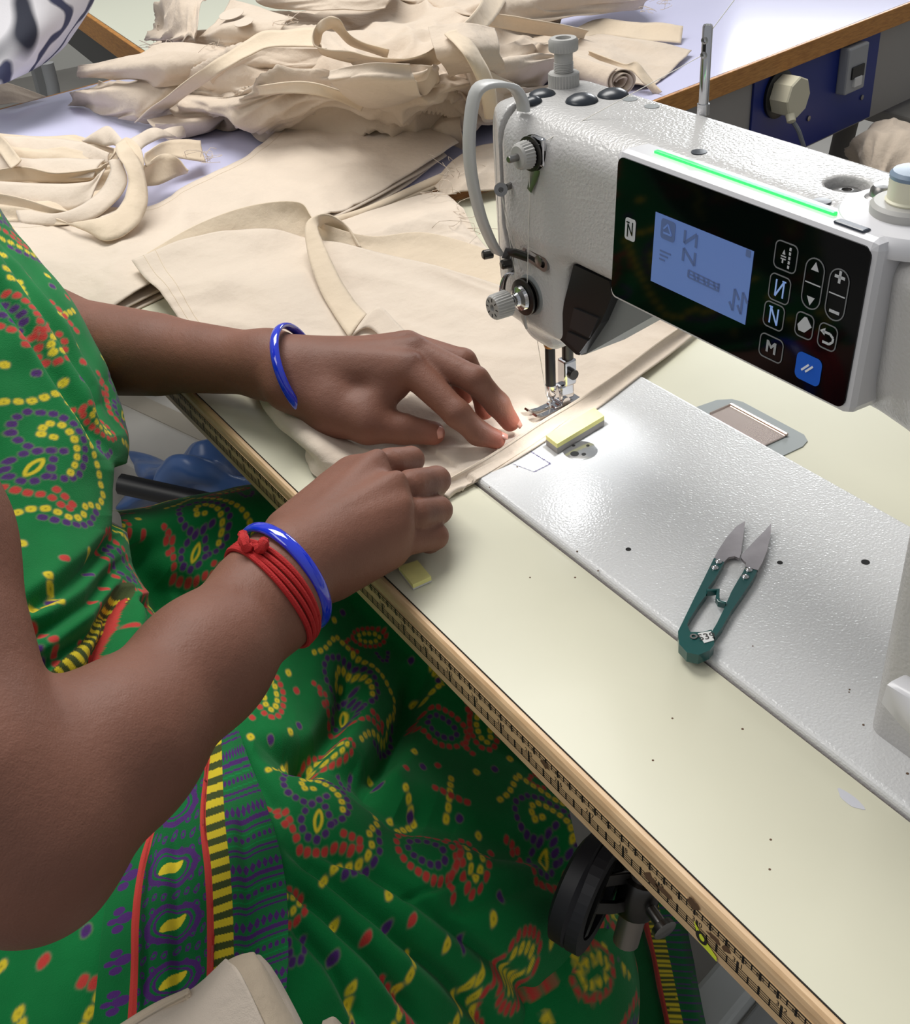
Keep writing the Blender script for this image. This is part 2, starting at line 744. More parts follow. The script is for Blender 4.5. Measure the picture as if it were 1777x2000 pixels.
# paper tape measure glued along the edge
TYF = -.00325
tape = MB()
tape.box((TX0 + .03, TYF - .00035, -.0262), (TX1, TYF, -.0088))
tape = tape.build('tape_measure', m_tape, table)
pm = MB()
yq = TYF - .0005


def hline(z, w, x0=TX0 + .03, x1=TX1):
    pm.add([(x0, yq, z - w / 2), (x1, yq, z - w / 2), (x1, yq, z + w / 2), (x0, yq, z + w / 2)], [(0, 1, 2, 3)])


def vline(x, z0, z1, w):
    pm.add([(x - w / 2, yq, z0), (x + w / 2, yq, z0), (x + w / 2, yq, z1), (x - w / 2, yq, z1)], [(0, 1, 2, 3)])


hline(-.0245, .0008); hline(-.0230, .0005); hline(-.0214, .0005); hline(-.0198, .0005)
hline(-.0096, .0008); hline(-.0116, .0005); hline(-.0133, .0004)
EX, EZ = (1, 0, 0), (0, 0, 1)
for n4 in range(0, 4 * 39):
    x = (n4 / 4 - 25) * .0254
    if not TX0 + .03 < x < TX1 - .01:
        continue
    if n4 % 4 == 0:
        vline(x, -.0245, -.0164, .0014)
        s = str(n4 // 4)
        if len(s) == 2:
            put_text(pm, s[0], (x - .0022, yq, -.0176), EX, EZ, .0044)
            put_text(pm, s[1], (x + .0022, yq, -.0176), EX, EZ, .0044)
        else:
            put_text(pm, s, (x + .0022, yq, -.0176), EX, EZ, .0044)
    elif n4 % 4 == 2:
        vline(x, -.0245, -.0188, .0012)
    else:
        vline(x, -.0245, -.0198, .0008)
for n2 in range(0, 2 * 100):
    x = n2 / 2 * .01 - 25 * .0254
    if not TX0 + .03 < x < TX1 - .01:
        continue
    if n2 % 2 == 0:
        vline(x, -.0146, -.0096, .0013)
        s = str(n2 // 2)
        if len(s) == 2:
            put_text(pm, s[0], (x - .0015, yq, -.0121), EX, EZ, .0030)
            put_text(pm, s[1], (x + .0015, yq, -.0121), EX, EZ, .0030)
    else:
        vline(x, -.0133, -.0096, .0007)
pm.build('tape_print', m_ink, tape, auto=0)
# worn dark patches on the tape
mb = MB()
for (u, v, rx, rz, sd) in ((1066, 1492, .0035, .0022, 3), (1356, 1764, .0030, .0030, 4), (1273, 1717, .0042, .0034, 5), (1300, 1742, .0060, .0022, 8), (1395, 1830, .004, .002, 6), (1420, 1853, .0025, .002, 7)):
    c = PY(u, v, TYF)
    rr = np.random.default_rng(sd)
    pts = [(c[0] + rx * math.cos(a) * (1 + .4 * rr.uniform(-1, 1)), c[2] + rz * math.sin(a) * (1 + .4 * rr.uniform(-1, 1))) for a in np.linspace(0, 2 * PI, 14)[:-1]]
    mb.prism(pts, (1, 0, 0), (0, 0, 1), (0, yq - .0001, 0), (0, -.0001, 0))
mb.build('tape_stain', m_dirt, table)['kind'] = 'stuff'
mb = MB()
c = PY(1384, 1838, TYF)
mb.prism([(c[0] - .0090, c[2] + .0052), (c[0] - .004, c[2] + .0010), (c[0] + .0062, c[2] - .0042), (c[0] + .0065, c[2] - .0066), (c[0] - .0048, c[2] - .0052)], (1, 0, 0), (0, 0, 1), (0, yq - .0003, 0), (0, -.0002, 0))
st = mb.build('sticker', mat('lime_sticker', (226, 240, 60), .5), table)
mb = MB()
o1 = [(c[0] - .0035 + .0036 * math.cos(a), c[2] - .0008 + .0036 * math.sin(a)) for a in np.linspace(0, 2 * PI, 20)[:-1]]
o2 = [(c[0] - .0033 + .0018 * math.cos(a), c[2] - .0004 + .0022 * math.sin(a)) for a in np.linspace(0, 2 * PI, 20)[:-1]]
mb.ring(o1, o2, (1, 0, 0), (0, 0, 1), (0, yq - .0006, 0), (0, -.0001, 0))
mb.build('sticker_print', m_ink, st)
# hinge pocket behind the bed: grey rubber frame and bent metal tongue
mb = MB()
gx0, gx1, gy0, gy1 = -.186, -.101, HY1 - .0005, .3145
mb.prism([(gx0, gy0), (gx1, gy0), (gx1 + .0, gy1 - .012), (gx1 - .003, gy1 - .004), (gx1 - .010, gy1), (gx0 + .016, gy1), (gx0 + .008, gy1 - .003), (gx0 + .002, gy1 - .012)], (1, 0, 0), (0, 1, 0), (0, 0, -.004), (0, 0, .0048))
mb.build('hinge_frame', mat('hinge_grey', (146, 152, 152), .5), table)
mb = MB()
mb.box((-.171, HY1 - .002, .0008), (-.1165, .3035, .0022), .0005)
mb.tube([(-.171, .3035, .0022), (-.1165, .3035, .0022)], .0014, 8)
mb.tube([(-.171, HY1, .0022), (-.171, .3035, .0022)], .0009, 8)
mb.build('hinge_tongue', mat('hinge_metal', (214, 196, 186), .2, .85), table)
# small wear marks on the laminate
mb = MB()
for (u, v, r) in ((1700, 1548, .0), (1123, 1128, .0007), (1313, 1403, .0006), (1505, 1640, .0006), (1450, 1424, .0007), (1275, 1485, .0006), (1503, 1698, .0006), (1035, 1128, .0006)):
    if r:
        c = PZ(u, v, 0)
        mb.lathe([(r, 0), (r, .0001)], c, (0, 0, 1), 8)
mb.build('speck', m_dirt, table)['kind'] = 'stuff'
mb = MB()
c = PZ(1660, 1562, 0)
mb.prism([(c[0] + .0075 * math.cos(a) * (1 + .2 * math.sin(3 * a)), c[1] + .0028 * math.sin(a)) for a in np.linspace(0, 2 * PI, 18)[:-1]], (1, 0, 0), (0, 1, 0), (0, 0, .00005), (0, 0, .0001))
mb.build('glue_spot', mat('pale_glue', (205, 205, 212), .3), table)
# stand under the table
m_stand = mat('white_stand', (206, 208, 205), .4)
for x in (TX0 + .12, .46):
    mb = MB()
    mb.box((x - .03, .30, -.70), (x + .03, .34, -.034), .006)
    mb.box((x - .03, .44, -.70), (x + .03, .48, -.034), .006)
    mb.box((x - .035, .02, FLZ), (x + .035, .54, -.70), .01)
    mb.build('stand_leg', m_stand, table)
mb = MB()
mb.box((TX0 + .12, .42, -.60), (.46, .45, -.55), .004)
mb.build('stand_rail', m_stand, table)

# ------------------------------------------------------------------ sewing machine
mach = thing('sewing_machine', 'white industrial lockstitch sewing machine with black control display and green light strip', 'sewing machine', (0, .192, 0))
BZ = .0045
bed_lo, bed_hi = (-.324, .103, -.030), (.30, .2815, BZ)


def f_bed(P):
    return rbox(P, bed_lo, bed_hi, .0035)


bed_m = MB()
bed_m.box(bed_lo, bed_hi, .0035, 4)
bed = bed_m.build('bed', m_bedpaint, mach, auto=60)


def f_cast(P):
    arm = rbox(P, (-.2835, .1585, .149), (.32, .2385, .2325), .013)
    head = rbox(P, (-.2835, .163, .086), (-.184, .2335, .215), .012)
    nose = rbox(P, (-.262, .176, .068), (-.214, .224, .11), .008)
    pil = rbox(P, (.102, .129, -.02), (.34, .262, .20), .010)
    shoulder = rbox(P, (.062, .150, .16), (.34, .252, .2345), .014)
    d = smin(arm, head, .016)
    d = smin(d, nose, .014)
    d = smin(d, shoulder, .02)
    d = smin(d, pil, .034)
    # slanted lower left corner of the head
    d = smax(d, ((-.2835 - P[:, 0]) * .80 + (.118 - P[:, 2]) * .60), .01)
    d = np.maximum(d, BZ - .002 - P[:, 2])
    d = np.maximum(d, P[:, 0] - .315)
    # bevelled upper left corner, left front facet and soft shoulder above the front
    d = smax(d, (-(P[:, 0] + .2835) * .62 + (P[:, 2] - .2115) * .785), .010)
    d = smax(d, (-(P[:, 0] + .2450) * .50 - (P[:, 1] - .1600) * .866), .006)
    d = smax(d, (-(P[:, 1] - .1585) * .62 + (P[:, 2] - .2215) * .785 - np.where(P[:, 0] > .03, (P[:, 0] - .03) * .35, 0)), .008)
    # thread take-up slot
    d = smax(d, -rbox(P, (-.2432, .145, .122), (-.2378, .176, .229), .0015), .0012)
    # round recess on the arm
    rec = np.maximum(np.linalg.norm(P[:, :2] - np.array([-.011, .203]), axis=1) - .0105, .226 - P[:, 2])
    d = np.maximum(d, -rec)
    return d


def f_arm(P):
    return np.maximum(f_cast(P), -.2655 - P[:, 0])


def f_face(P):
    return np.maximum(f_cast(P), P[:, 0] + .2684)


link('arm', sdf_mesh('arm', f_arm, (-.30, .12, -.01), (.325, .27, .245), .0016), mach, m_paint)
link('face_plate', sdf_mesh('face_plate', f_face, (-.30, .14, .06), (-.26, .25, .245), .0014), mach, m_paint)


def f_gask(P):
    return np.maximum(f_cast(P) + .0010, np.abs(P[:, 0] + .2670) - .0022)


link('face_gasket', sdf_mesh('face_gasket', f_gask, (-.272, .14, .06), (-.262, .25, .245), .0010), mach, m_hole)

# --- control display
PT = .05
pn = np.array([0, -1, PT]); pn /= np.linalg.norm(pn)
pe1, pe2 = np.array([1., 0, 0]), np.array([0, PT, 1.]) / math.hypot(1, PT)
pP0 = np.array([-.0265, .1435 - .04 * PT, .1990])
PW, PH = .1705, .0825


def panel_uv(u, v):
    d = ray(u, v)
    t = ((pP0 - CC) @ pn) / (d @ pn)
    q = CC + t * d - pP0
    return q @ pe1, q @ pe2


mb = MB()
mb.obox(pP0 - pn * .0105, pe1, -pn, pe2, PW / 2, .0115, PH / 2, .0045)
disp = mb.build('display_panel', m_smoothw, mach, auto=50)
mb = MB()
mb.obox(pP0 - pn * .024, pe1, -pn, pe2, PW / 2 - .012, .006, PH / 2 - .010, .004)
mb.build('display_mount', m_smoothw, mach)
mb = MB()
mb.prism(rrect(PW - .0065, PH - .0065, .0045), pe1, pe2, pP0 + pn * .0006, pn * .0008)
mb.build('display_glass', m_black_gloss, disp)
ZF = .0016


def pl(mbq, poly, lift=ZF, th=.0002):
    mbq.prism(poly, pe1, pe2, pP0 + pn * lift, pn * th)


def z4(x, y):
    return panel_uv(1170 + x / 2.9275, 250 + y / 2.9275)


m_screen = mat('lcd_screen', (96, 120, 176), .15, emit=((96, 122, 180), .30))
m_glyph = mat('lcd_glyph', (76, 92, 132), .3, emit=((90, 108, 152), .26))
m_icon = mat('icon_grey', (176, 178, 180), .5, emit=((150, 152, 155), .12))
m_icon_b = mat('icon_blue', (150, 180, 225), .5, emit=((120, 150, 215), .25))
m_line = mat('button_line', (118, 120, 122), .5)
c1, c2, c3, c4 = z4(347, 462), z4(908, 722), z4(838, 1130), z4(303, 852)
sx0, sx1 = (c1[0] + c4[0]) / 2, (c2[0] + c3[0]) / 2
sy1, sy0 = (c1[1] + c2[1]) / 2, (c3[1] + c4[1]) / 2
mb = MB()
pl(mb, [(sx0, sy0), (sx1, sy0), (sx1, sy1), (sx0, sy1)])
scr = mb.build('screen', m_screen, disp)


def S(a, b):
    return (sx0 + (sx1 - sx0) * a, sy1 + (sy0 - sy1) * b)


def seg2(mbq, a, b, w, lift):
    a, b = np.array(a, float), np.array(b, float)
    d = b - a
    d /= np.linalg.norm(d)
    n = np.array([-d[1], d[0]]) * w / 2
    pl(mbq, [a - n, b - n, b + n, a + n], lift)


mb = MB()
LZ = ZF + .0003
pl(mb, rrect(.0105, .0105, .0018, 3, *S(.15, .18)), LZ)
for sgn, cy, in ((1, .17), (-1, .42)):
    for a, b in (((.33, cy - .09), (.33, cy + .09)), ((.33, cy + .09 * sgn), (.45, cy - .09 * sgn)), ((.45, cy - .09), (.45, cy + .09))):
        seg2(mb, S(*a), S(*b), .0016, LZ)
for i in range(3):
    seg2(mb, S(.08, .50 + i * .06), S(.20 - .03 * i, .50 + i * .06), .0009, LZ)
for i in range(7):
    x = .40 + i * .052
    seg2(mb, S(x, .60 + .01 * (i % 2)), S(x + (.02 if i % 2 else 0), .70), .0013, LZ)
for i in range(3):
    seg2(mb, S(.40, .60 + .05 * i), S(.72, .62 + .045 * i), .0008, LZ)
for x in (.87, .95):
    seg2(mb, S(x, .58), S(x, .88), .0014, LZ)
    seg2(mb, S(x, .58), S(x + .05, .70), .0013, LZ)
    seg2(mb, S(x, .88), S(x - .04, .78), .0013, LZ)
pl(mb, rrect(.003, .0035, .0005, 2, *S(.955, .05)), LZ)
mb.build('screen_symbols', m_glyph, scr, auto=0)
ar = MB()
cx, cy = S(.15, .18)
seg2(ar, (cx - .003, cy - .002), (cx + .003, cy - .002), .0009, LZ + .0003)
seg2(ar, (cx + .003, cy - .002), (cx, cy + .003), .0009, LZ + .0003)
seg2(ar, (cx, cy + .003), (cx - .003, cy), .0009, LZ + .0003)
ar.build('screen_icon', m_screen, scr, auto=0)


def button(c, w, h, r, icon, line=True, material=None):
    """one key: outline ring plus its icon"""
    q = MB()
    if material is None:
        a, b = rrect(w, h, r, 6, *c), rrect(w - .0011, h - .0011, max(r - .0005, .0003), 6, *c)
        q.ring(a, b, pe1, pe2, pP0 + pn * ZF, pn * .0002)
        bt = q.build('button', m_line, disp, auto=0)
    else:
        pl(q, rrect(w, h, r, 6, *c))
        bt = q.build('button', material, disp, auto=0)
    q = MB()
    m_i = icon(q, c)
    q.build('button_icon', m_i or m_icon, bt, auto=0)


def ic_stitch(q, c):
    for i in range(5):
        seg2(q, (c[0] + .0022, c[1] + .0048 - i * .0021), (c[0] + .0022, c[1] + .0034 - i * .0021), .0011, ZF)
    pl(q, [(c[0] - .0022, c[1] + .0008), (c[0] - .0004, c[1] + .0008), (c[0] - .0013, c[1] + .0030)])
    seg2(q, (c[0] - .0028, c[1] - .0002), (c[0] + .0002, c[1] - .0002), .0005, ZF)
    seg2(q, (c[0] - .0028, c[1] - .0014), (c[0] + .0002, c[1] - .0014), .0005, ZF)
    seg2(q, (c[0] - .0015, c[1] - .0014), (c[0] - .0015, c[1] - .0034), .0008, ZF)


def ic_zig(s):
    def f(q, c):
        seg2(q, (c[0] - .0023, c[1] - .0040), (c[0] - .0023, c[1] + .0040), .0008, ZF)
        seg2(q, (c[0] + .0023, c[1] - .0040), (c[0] + .0023, c[1] + .0040), .0008, ZF)
        seg2(q, (c[0] - .0023, c[1] + .0040 * s), (c[0] + .0023, c[1] - .0040 * s), .0009, ZF)
        seg2(q, (c[0] - .0034 * s, c[1] + .0040), (c[0] - .0012 * s, c[1] + .0040), .0006, ZF)
        return m_icon_b
    return f


def ic_text(s, size):
    def f(q, c):
        for dx in (-.00022, 0, .00022):
            o = pP0 + pn * (ZF + .0002) + pe1 * (c[0] + dx) + pe2 * c[1]
            put_text(q, s, o, pe1, pe2, size)
    return f


def ic_updown(q, c):
    pl(q, [(c[0] - .0022, c[1] + .0062), (c[0] + .0022, c[1] + .0062), (c[0], c[1] + .0102)])
    pl(q, [(c[0] - .0022, c[1] - .0062), (c[0], c[1] - .0102), (c[0] + .0022, c[1] - .0062)])
    seg2(q, (c[0] - .0044, c[1]), (c[0] + .0044, c[1]), .0005, ZF)


def ic_plusminus(q, c):
    seg2(q, (c[0] - .0028, c[1] + .0082), (c[0] + .0028, c[1] + .0082), .0013, ZF)
    seg2(q, (c[0], c[1] + .0054), (c[0], c[1] + .0110), .0013, ZF)
    seg2(q, (c[0] - .0028, c[1] - .0080), (c[0] + .0028, c[1] - .0080), .0013, ZF)
    seg2(q, (c[0] - .0044, c[1]), (c[0] + .0044, c[1]), .0005, ZF)


def ic_erase(q, c):
    pl(q, [(c[0] - .0040, c[1] - .0006), (c[0] - .0030, c[1] - .0032), (c[0] + .0006, c[1] - .0032), (c[0] + .0042, c[1] + .0006), (c[0] + .0008, c[1] + .0042), (c[0] - .0006, c[1] + .0042)])


def ic_back(q, c):
    pts = [(c[0] - .003, c[1] + .0018), (c[0] + .0012, c[1] + .0018), (c[0] + .0032, c[1] + .0004), (c[0] + .0032, c[1] - .0014), (c[0] + .0014, c[1] - .003), (c[0] - .0024, c[1] - .003)]
    for a, b in zip(pts[:-1], pts[1:]):
        seg2(q, a, b, .0011, ZF)
    pl(q, [(c[0] - .0046, c[1] + .0018), (c[0] - .0018, c[1] + .0002), (c[0] - .0018, c[1] + .0038)])


def ic_slash(q, c):
    for d in (-.0012, .0012):
        seg2(q, (c[0] - .0024 + d, c[1] - .0018), (c[0] + .0014 + d, c[1] + .0022), .0010, ZF + .0003)
    return mat('icon_white', (225, 230, 240), .5)


def ic_nfc(q, c):
    w = .0046
    seg2(q, (c[0] - .0018, c[1] - .0042), (c[0] - .0018, c[1] + .0028), .0006, ZF + .0003)
    seg2(q, (c[0] - .0018, c[1] + .0028), (c[0] + .0018, c[1] - .0028), .0006, ZF + .0003)
    seg2(q, (c[0] + .0018, c[1] - .0028), (c[0] + .0018, c[1] + .0042), .0006, ZF + .0003)
    seg2(q, (c[0] - .0030, c[1] + .0036), (c[0] - .0006, c[1] + .0036), .0006, ZF + .0003)
    return m_black_gloss


button(z4(1082, 732), .0138, .0135, .003, ic_stitch)
button(z4(1046, 915), .0130, .0132, .003, ic_zig(-1))
button(z4(1013, 1070), .0128, .0128, .003, ic_zig(1))
button(z4(997, 1253), .0150, .0122, .003, ic_text('M', .0088))
button(z4(1237, 887), .0112, .0240, .0054, ic_updown)
button(z4(1375, 950), .0112, .0240, .0054, ic_plusminus)
button(z4(1188, 1125), .0108, .0122, .003, ic_erase)
button(z4(1320, 1190), .0108, .0122, .003, ic_back)
button(z4(1210, 1372), .0150, .0135, .003, ic_slash, material=mat('blue_key', (22, 92, 200), .3))
button(z4(192, 577), .0082, .0118, .0016, ic_nfc, material=mat('logo_plate', (200, 202, 204), .5))
# green light strip and dark socket cover on top of the housing
zt = pP0[2] + PH / 2 * pe2[2] + .0004
a, b = PZ(1294, 290, zt), PZ(1618, 422, zt)
yc = (a[1] + b[1]) / 2
mb = MB()
mb.box((a[0], yc - .0014, zt - .0012), (b[0], yc + .0014, zt + .0005), .0005)
mb.build('light_strip', mat('green_led', (40, 230, 90), .3, emit=((40, 235, 90), 1.5)), disp)
c = PZ(1663, 440, zt)
mb = MB()
mb.box((c[0] - .0085, c[1] - .0022, zt - .001), (c[0] + .0085, c[1] + .0028, zt + .0005), .001)
mb.build('port_cover', mat('port_dark', (60, 66, 78), .25), disp)

# --- top of the arm
AZ = .2325


def knob(o, ax, prof, material, name, parent=mach, seg=32, knurl=None):
    q = MB()
    q.lathe(prof, o, ax, seg, knurl)
    return q.build(name, material, parent, auto=35)


tc_ = (-.2455, .212, AZ - .001)
knob(tc_, (0, 0, 1), [(.0095, 0, 1), (.0095, .0085, 1), (.0088, .0092), (.006, .0092)], m_greyp, 'lock_nut', seg=64, knurl=.00022)
q = MB()
q.lathe([(.0058, .007)] + [(r, h) for i in range(7) for r, h in ((.0062, .0088 + i * .0010), (.0057, .0093 + i * .0010))] + [(.0058, .0165), (.0058, .023)], tc_, (0, 0, 1), 24)
q.build('pressure_screw', m_greyp, mach, auto=20)
knob((tc_[0], tc_[1], tc_[2] + .0210), (0, 0, 1), [(.006, 0), (.0085, .0008, 1), (.0090, .0018, 1), (.0090, .0068, 1), (.0080, .0084), (.0048, .0084), (.0048, .0062), (.0001, .0062)], m_greyp, 'pressure_knob', seg=64, knurl=.0002)
for (u, v, r, hgt, rim) in ((1059, 184, .0082, .003, 0), (1041, 198, .0056, .003, 0), (1136, 198, .0100, .0046, 0), (1197, 186, .0096, .0040, 0)):
    c = PZ(u, v, AZ)
    knob((c[0], c[1], AZ - .001), (0, 0, 1), [(r, 0), (r, .0012), (r * .9, .0012 + hgt * .35), (r * .6, .001 + hgt * .8), (r * .25, .001 + hgt), (.0001, .001 + hgt)], m_rubber, 'rubber_plug', seg=28)
for (u, v, r) in ((1087, 231, .0052), (1230, 194, .0045), (1273, 208, .0045), (1365, 297, .0042), (1605, 393, .0042)):
    c = PZ(u, v, AZ)
    if u == 1087:
        c = PZ(u, v, .2285)
        knob((c[0], c[1] , .2282), (0, -.45, 1), [(r, -.001), (r, .0006), (.0001, .0006)], m_greyd, 'screw_cap', seg=24)
        continue
    knob((c[0], c[1], AZ - .0006), (0, 0, 1), [(r, 0), (r, .0009), (.0001, .0010)], m_greyd if u < 1300 else m_rubber, 'screw_cap', seg=24)
knob((-.011, .203, .2262), (0, 0, 1), [(.0085, 0), (.0085, .0015), (.006, .003), (.0025, .0034), (.0025, .002), (.0001, .002)], m_steel, 'recessed_screw')
# thread guide post with two eyelets
pb = PZ(1373, 216, .2325)
pt = pb + np.array([0, 0, .062])
q = MB()
q.lathe([(.0036, -.002), (.0036, .004), (.0029, .004), (.0029, .0455), (.0024, .0467), (.0001, .0467)], pb, (0, 0, 1), 20)
post = q.build('thread_post', m_chrome, mach, auto=40)
q = MB()
nv = np.array([.35, -.93, 0])
for hh in (.0312, .0390):
    q.lathe([(.0012, 0), (.0020, .0005), (.0020, .0009), (.0011, .0012), (.0011, .0003)], pb + np.array([0, 0, hh]) + nv * .0025, nv, 14)
q.build('eyelet', m_steel, post)
q = MB()
q.obox(pb + np.array([0, 0, .0352]) + nv * .0026, (.93, .35, 0), nv, (0, 0, 1), .0009, .0004, .0030)
q.build('eyelet_slot', m_hole, post)
# bobbin winder at the right of the arm
wc = np.array([.046, .182, AZ - .001])
knob(wc, (0, 0, 1), [(.036, 0), (.0365, .002), (.0355, .006), (.033, .0085), (.022, .0095), (.022, .0095)], m_smoothw, 'winder_base', seg=56)
w2 = PZ(1778, 392, .246)
knob((w2[0], w2[1], AZ + .007), (0, 0, 1), [(.0165, 0), (.0165, .005), (.015, .0065), (.010, .0065)], m_greyp, 'winder_collar', seg=40)
knob((w2[0], w2[1], AZ + .0135), (0, 0, 1), [(.0105, 0), (.0108, .0008), (.0100, .0016), (.0100, .010), (.0102, .0105)], mat('ivory_plastic', (226, 222, 198), .35), 'bobbin_core', seg=36)
knob((w2[0], w2[1], AZ + .0240), (0, 0, 1), [(.0102, 0), (.0102, .0015), (.0090, .0030), (.0001, .0034)], mat('blue_grey_cap', (122, 140, 160), .35), 'winder_cap', seg=36)
w3 = PZ(1724, 366, .245)
knob((w3[0], w3[1], AZ + .006), (0, 0, 1), [(.0075, 0), (.0080, .0012), (.0072, .0024), (.0055, .0030), (.0052, .0060), (.0040, .0075), (.0001, .0078)], m_steel, 'winder_screw', seg=28)
q = MB()
w4 = PZ(1770, 335, .250)
q.strip([w4 + np.array([-.006, -.002, -.012]), w4 + np.array([-.003, 0, -.002]), w4 + np.array([.004, .002, .003]), w4 + np.array([.012, .004, .002])], (0, 1, .3), .008, .0016)
q.build('winder_lever', m_steel, mach)

# --- finger guard looping in front of the take-up slot
gpts = [PX(u, v, x) for (u, v, x) in ((1022, 217, -.2265), (1019, 196, -.2270), (1004, 172, -.2290), (976, 164, -.2330), (946, 167, -.2380), (928, 184, -.2420), (919, 230, -.2440), (916, 290, -.2450), (922, 350, -.2460), (938, 420, -.2475), (958, 470, -.2490), (972, 494, -.2500))]
gp = crm(np.array(gpts), 40)
q = MB()
q.strip(gp, (1, .12, 0), .0098, .0034)
q.build('finger_guard', mat('guard_grey', (196, 196, 194), .35, bump=(300, .2, 1)), mach, auto=50)
for (u, v, yy) in ((950, 497, .158), (986, 516, .160)):
    c = PY(u, v, yy)
    knob(c, (-.25, -.95, 0), [(.0032, -.004), (.0032, .002), (.0022, .003), (.0001, .003)], m_steeld, 'guard_screw', seg=16)
# take-up lever tip
q = MB()
tl = PY(978, 370, .149)
q.lathe([(.0042, -.001), (.0042, .001), (.0016, .0012), (.0016, -.0012), (.0042, -.0010)], tl, (.8, -.5, .2), 20)
q.strip([tl + np.array([.002, .003, .001]), tl + np.array([-.004, .018, .0]), tl + np.array([-.006, .03, -.002])], (0, .2, 1), .004, .0018)
q.build('take_up_lever', m_steel, mach)

# --- upper pretension
pc = PY(1047, 297, .1585)
ay = (0.05, -1, .03)
q = MB()
q.obox(pc + np.array([.004, -.001, .002]), (1, 0, 0), (0, 1, 0), (0, 0, 1), .006, .0018, .0085, .0012)
q.build('pretension_plate', m_chrome, mach)
knob(pc, ay, [(.0075, 0), (.0105, .001), (.0105, .0022), (.0045, .0028), (.0045, .0034), (.0102, .0042), (.0102, .0054), (.006, .006)], m_steeld, 'pretension_disc')
knob(pc, ay, [(.0072, .0062), (.0082, .0066, 1), (.0074, .0130, 1), (.0062, .0142), (.0001, .0142)], m_greyp, 'pretension_knob', seg=48, knurl=.0003)
knob(pc, ay, [(.0022, .013), (.0022, .0205), (.0017, .021), (.0001, .021)], m_steel, 'pretension_stem', seg=14)
q = MB()
la, lb = PY(1050, 325, .1572), PY(1034, 372, .1550)
q.strip([la, (la + lb) / 2, lb], (1, 0, 0), [.0085, .0078, .0046], .001)
q.build('thread_leaf', m_steel, mach)

# --- thread guide bracket on the head
bc = PY(1050, 503, .1625)
q = MB()
ring_o = rrect(.026, .0105, .0050, 6)
ring_i = rrect(.021, .0058, .0028, 6)
tx = np.array([1, 0, -.12]); tx /= np.linalg.norm(tx)
tz = np.array([.12, 0, 1]); tz /= np.linalg.norm(tz)
q.ring(ring_o, ring_i, tx, tz, bc, (0, -.0022, 0))
q.build('guide_bracket', m_steel, mach)
q = MB()
q.prism(rrect(.021, .0058, .0028, 6), tx, tz, bc + np.array([0, -.0002, 0]), (0, -.0006, 0))
q.build('guide_slot', m_steeld, mach)
knob(bc + tx * .004, (0, -1, 0), [(.0036, -.001), (.0036, .0026), (.0001, .003)], m_steel, 'guide_screw', seg=18)
c = PY(1012, 490, .158)
q = MB()
q.strip([c + tx * .010, c + tx * .002 + np.array([0, -.003, 0]), c + np.array([-.003, -.006, 0]), c + np.array([-.003, -.008, -.004])], (0, 0, 1), .006, .0014)
q.build('guide_hook', m_steeld, mach)

# --- main tension unit
mc = PY(1038, 575, .164)
ax2 = (0, -1, 0)
knob(mc, ax2, [(.0135, -.002), (.0135, .001), (.012, .002), (.006, .002)], m_greyd, 'tension_seat', seg=40)
knob(mc, ax2, [(.0060, .002), (.0120, .003), (.0122, .0042), (.0060, .0050), (.0060, .0054), (.0122, .0062), (.0120, .0074), (.0050, .0082)], m_steeld, 'tension_disc', seg=40)
knob(mc, ax2, [(.0085, .0082), (.0078, .0105), (.0048, .0118), (.0040, .0140)], m_chrome, 'tension_cap', seg=30)
q = MB()
hel = [mc + np.array([.0036 * math.cos(t), -.012 - .0016 * t / (2 * PI), .0036 * math.sin(t)]) for t in np.linspace(0, 6 * PI, 60)]
q.tube(hel, .0006, 6)
q.build('tension_spring', m_steel, mach)
tk = knob(mc, ax2, [(.0070, .0185), (.0084, .0192, 1), (.0080, .0300, 1), (.0072, .0312), (.0024, .0312), (.0024, .0290), (.0001, .0290)], m_greyp, 'tension_knob', seg=56, knurl=.00028)
q = MB()
for i in range(8):
    a = 2 * PI * i / 8
    q.obox(mc + np.array([.0052 * math.cos(a), -.0313, .0052 * math.sin(a)]), (math.cos(a), 0, math.sin(a)), (0, 1, 0), (-math.sin(a), 0, math.cos(a)), .0011, .0002, .00028)
q.build('dial_mark', m_ink, tk)
q = MB()
arc = [mc + np.array([-.0105 - .004 * math.sin(t), -.007 - .006 * math.sin(t), .013 * math.cos(t) + .001]) for t in np.linspace(-.1, PI * .9, 18)]
q.strip(arc, (0, 1, 0), .0045, .0012)
q.build('check_spring_guard', m_chrome, mach)
c = PY(1022, 620, .160)
q = MB()
q.strip([c + np.array([.001, 0, .008]), c, c + np.array([.002, .001, -.008])], (1, 0, 0), [.004, .005, .001], .0012)
q.build('thread_finger', m_greyp, mach)

# --- lamp housing under the arm
q = MB()
fy = .1655
poly = [PY(u, v, fy)[[0, 2]] for (u, v) in ((1120, 517), (1189, 549), (1197, 575), (1172, 632), (1131, 694), (1124, 692), (1092, 662), (1101, 592))]
q.prism(poly, (1, 0, 0), (0, 0, 1), (0, fy, 0), (0, .030, 0))
hs = q.build('lamp_housing', m_blackp, mach)
q = MB()
poly = [PY(u, v, .172)[[0, 2]] for (u, v) in ((1197, 562), (1275, 600), (1272, 620), (1144, 692), (1134, 694), (1168, 640))]
q.prism(poly, (1, 0, 0), (0, 0, 1), (0, .172, 0), (0, .032, 0))
q.build('lamp_side', m_greyd, mach)
q = MB()
poly = [PY(u, v, fy - .0012)[[0, 2]] for (u, v) in ((1120, 602), (1168, 622), (1150, 660), (1112, 640))]
q.prism(poly, (1, 0, 0), (0, 0, 1), (0, fy - .0012, 0), (0, .0012, 0))
poly = [PY(u, v, fy - .0012)[[0, 2]] for (u, v) in ((1108, 648), (1148, 666), (1131, 690), (1104, 664))]
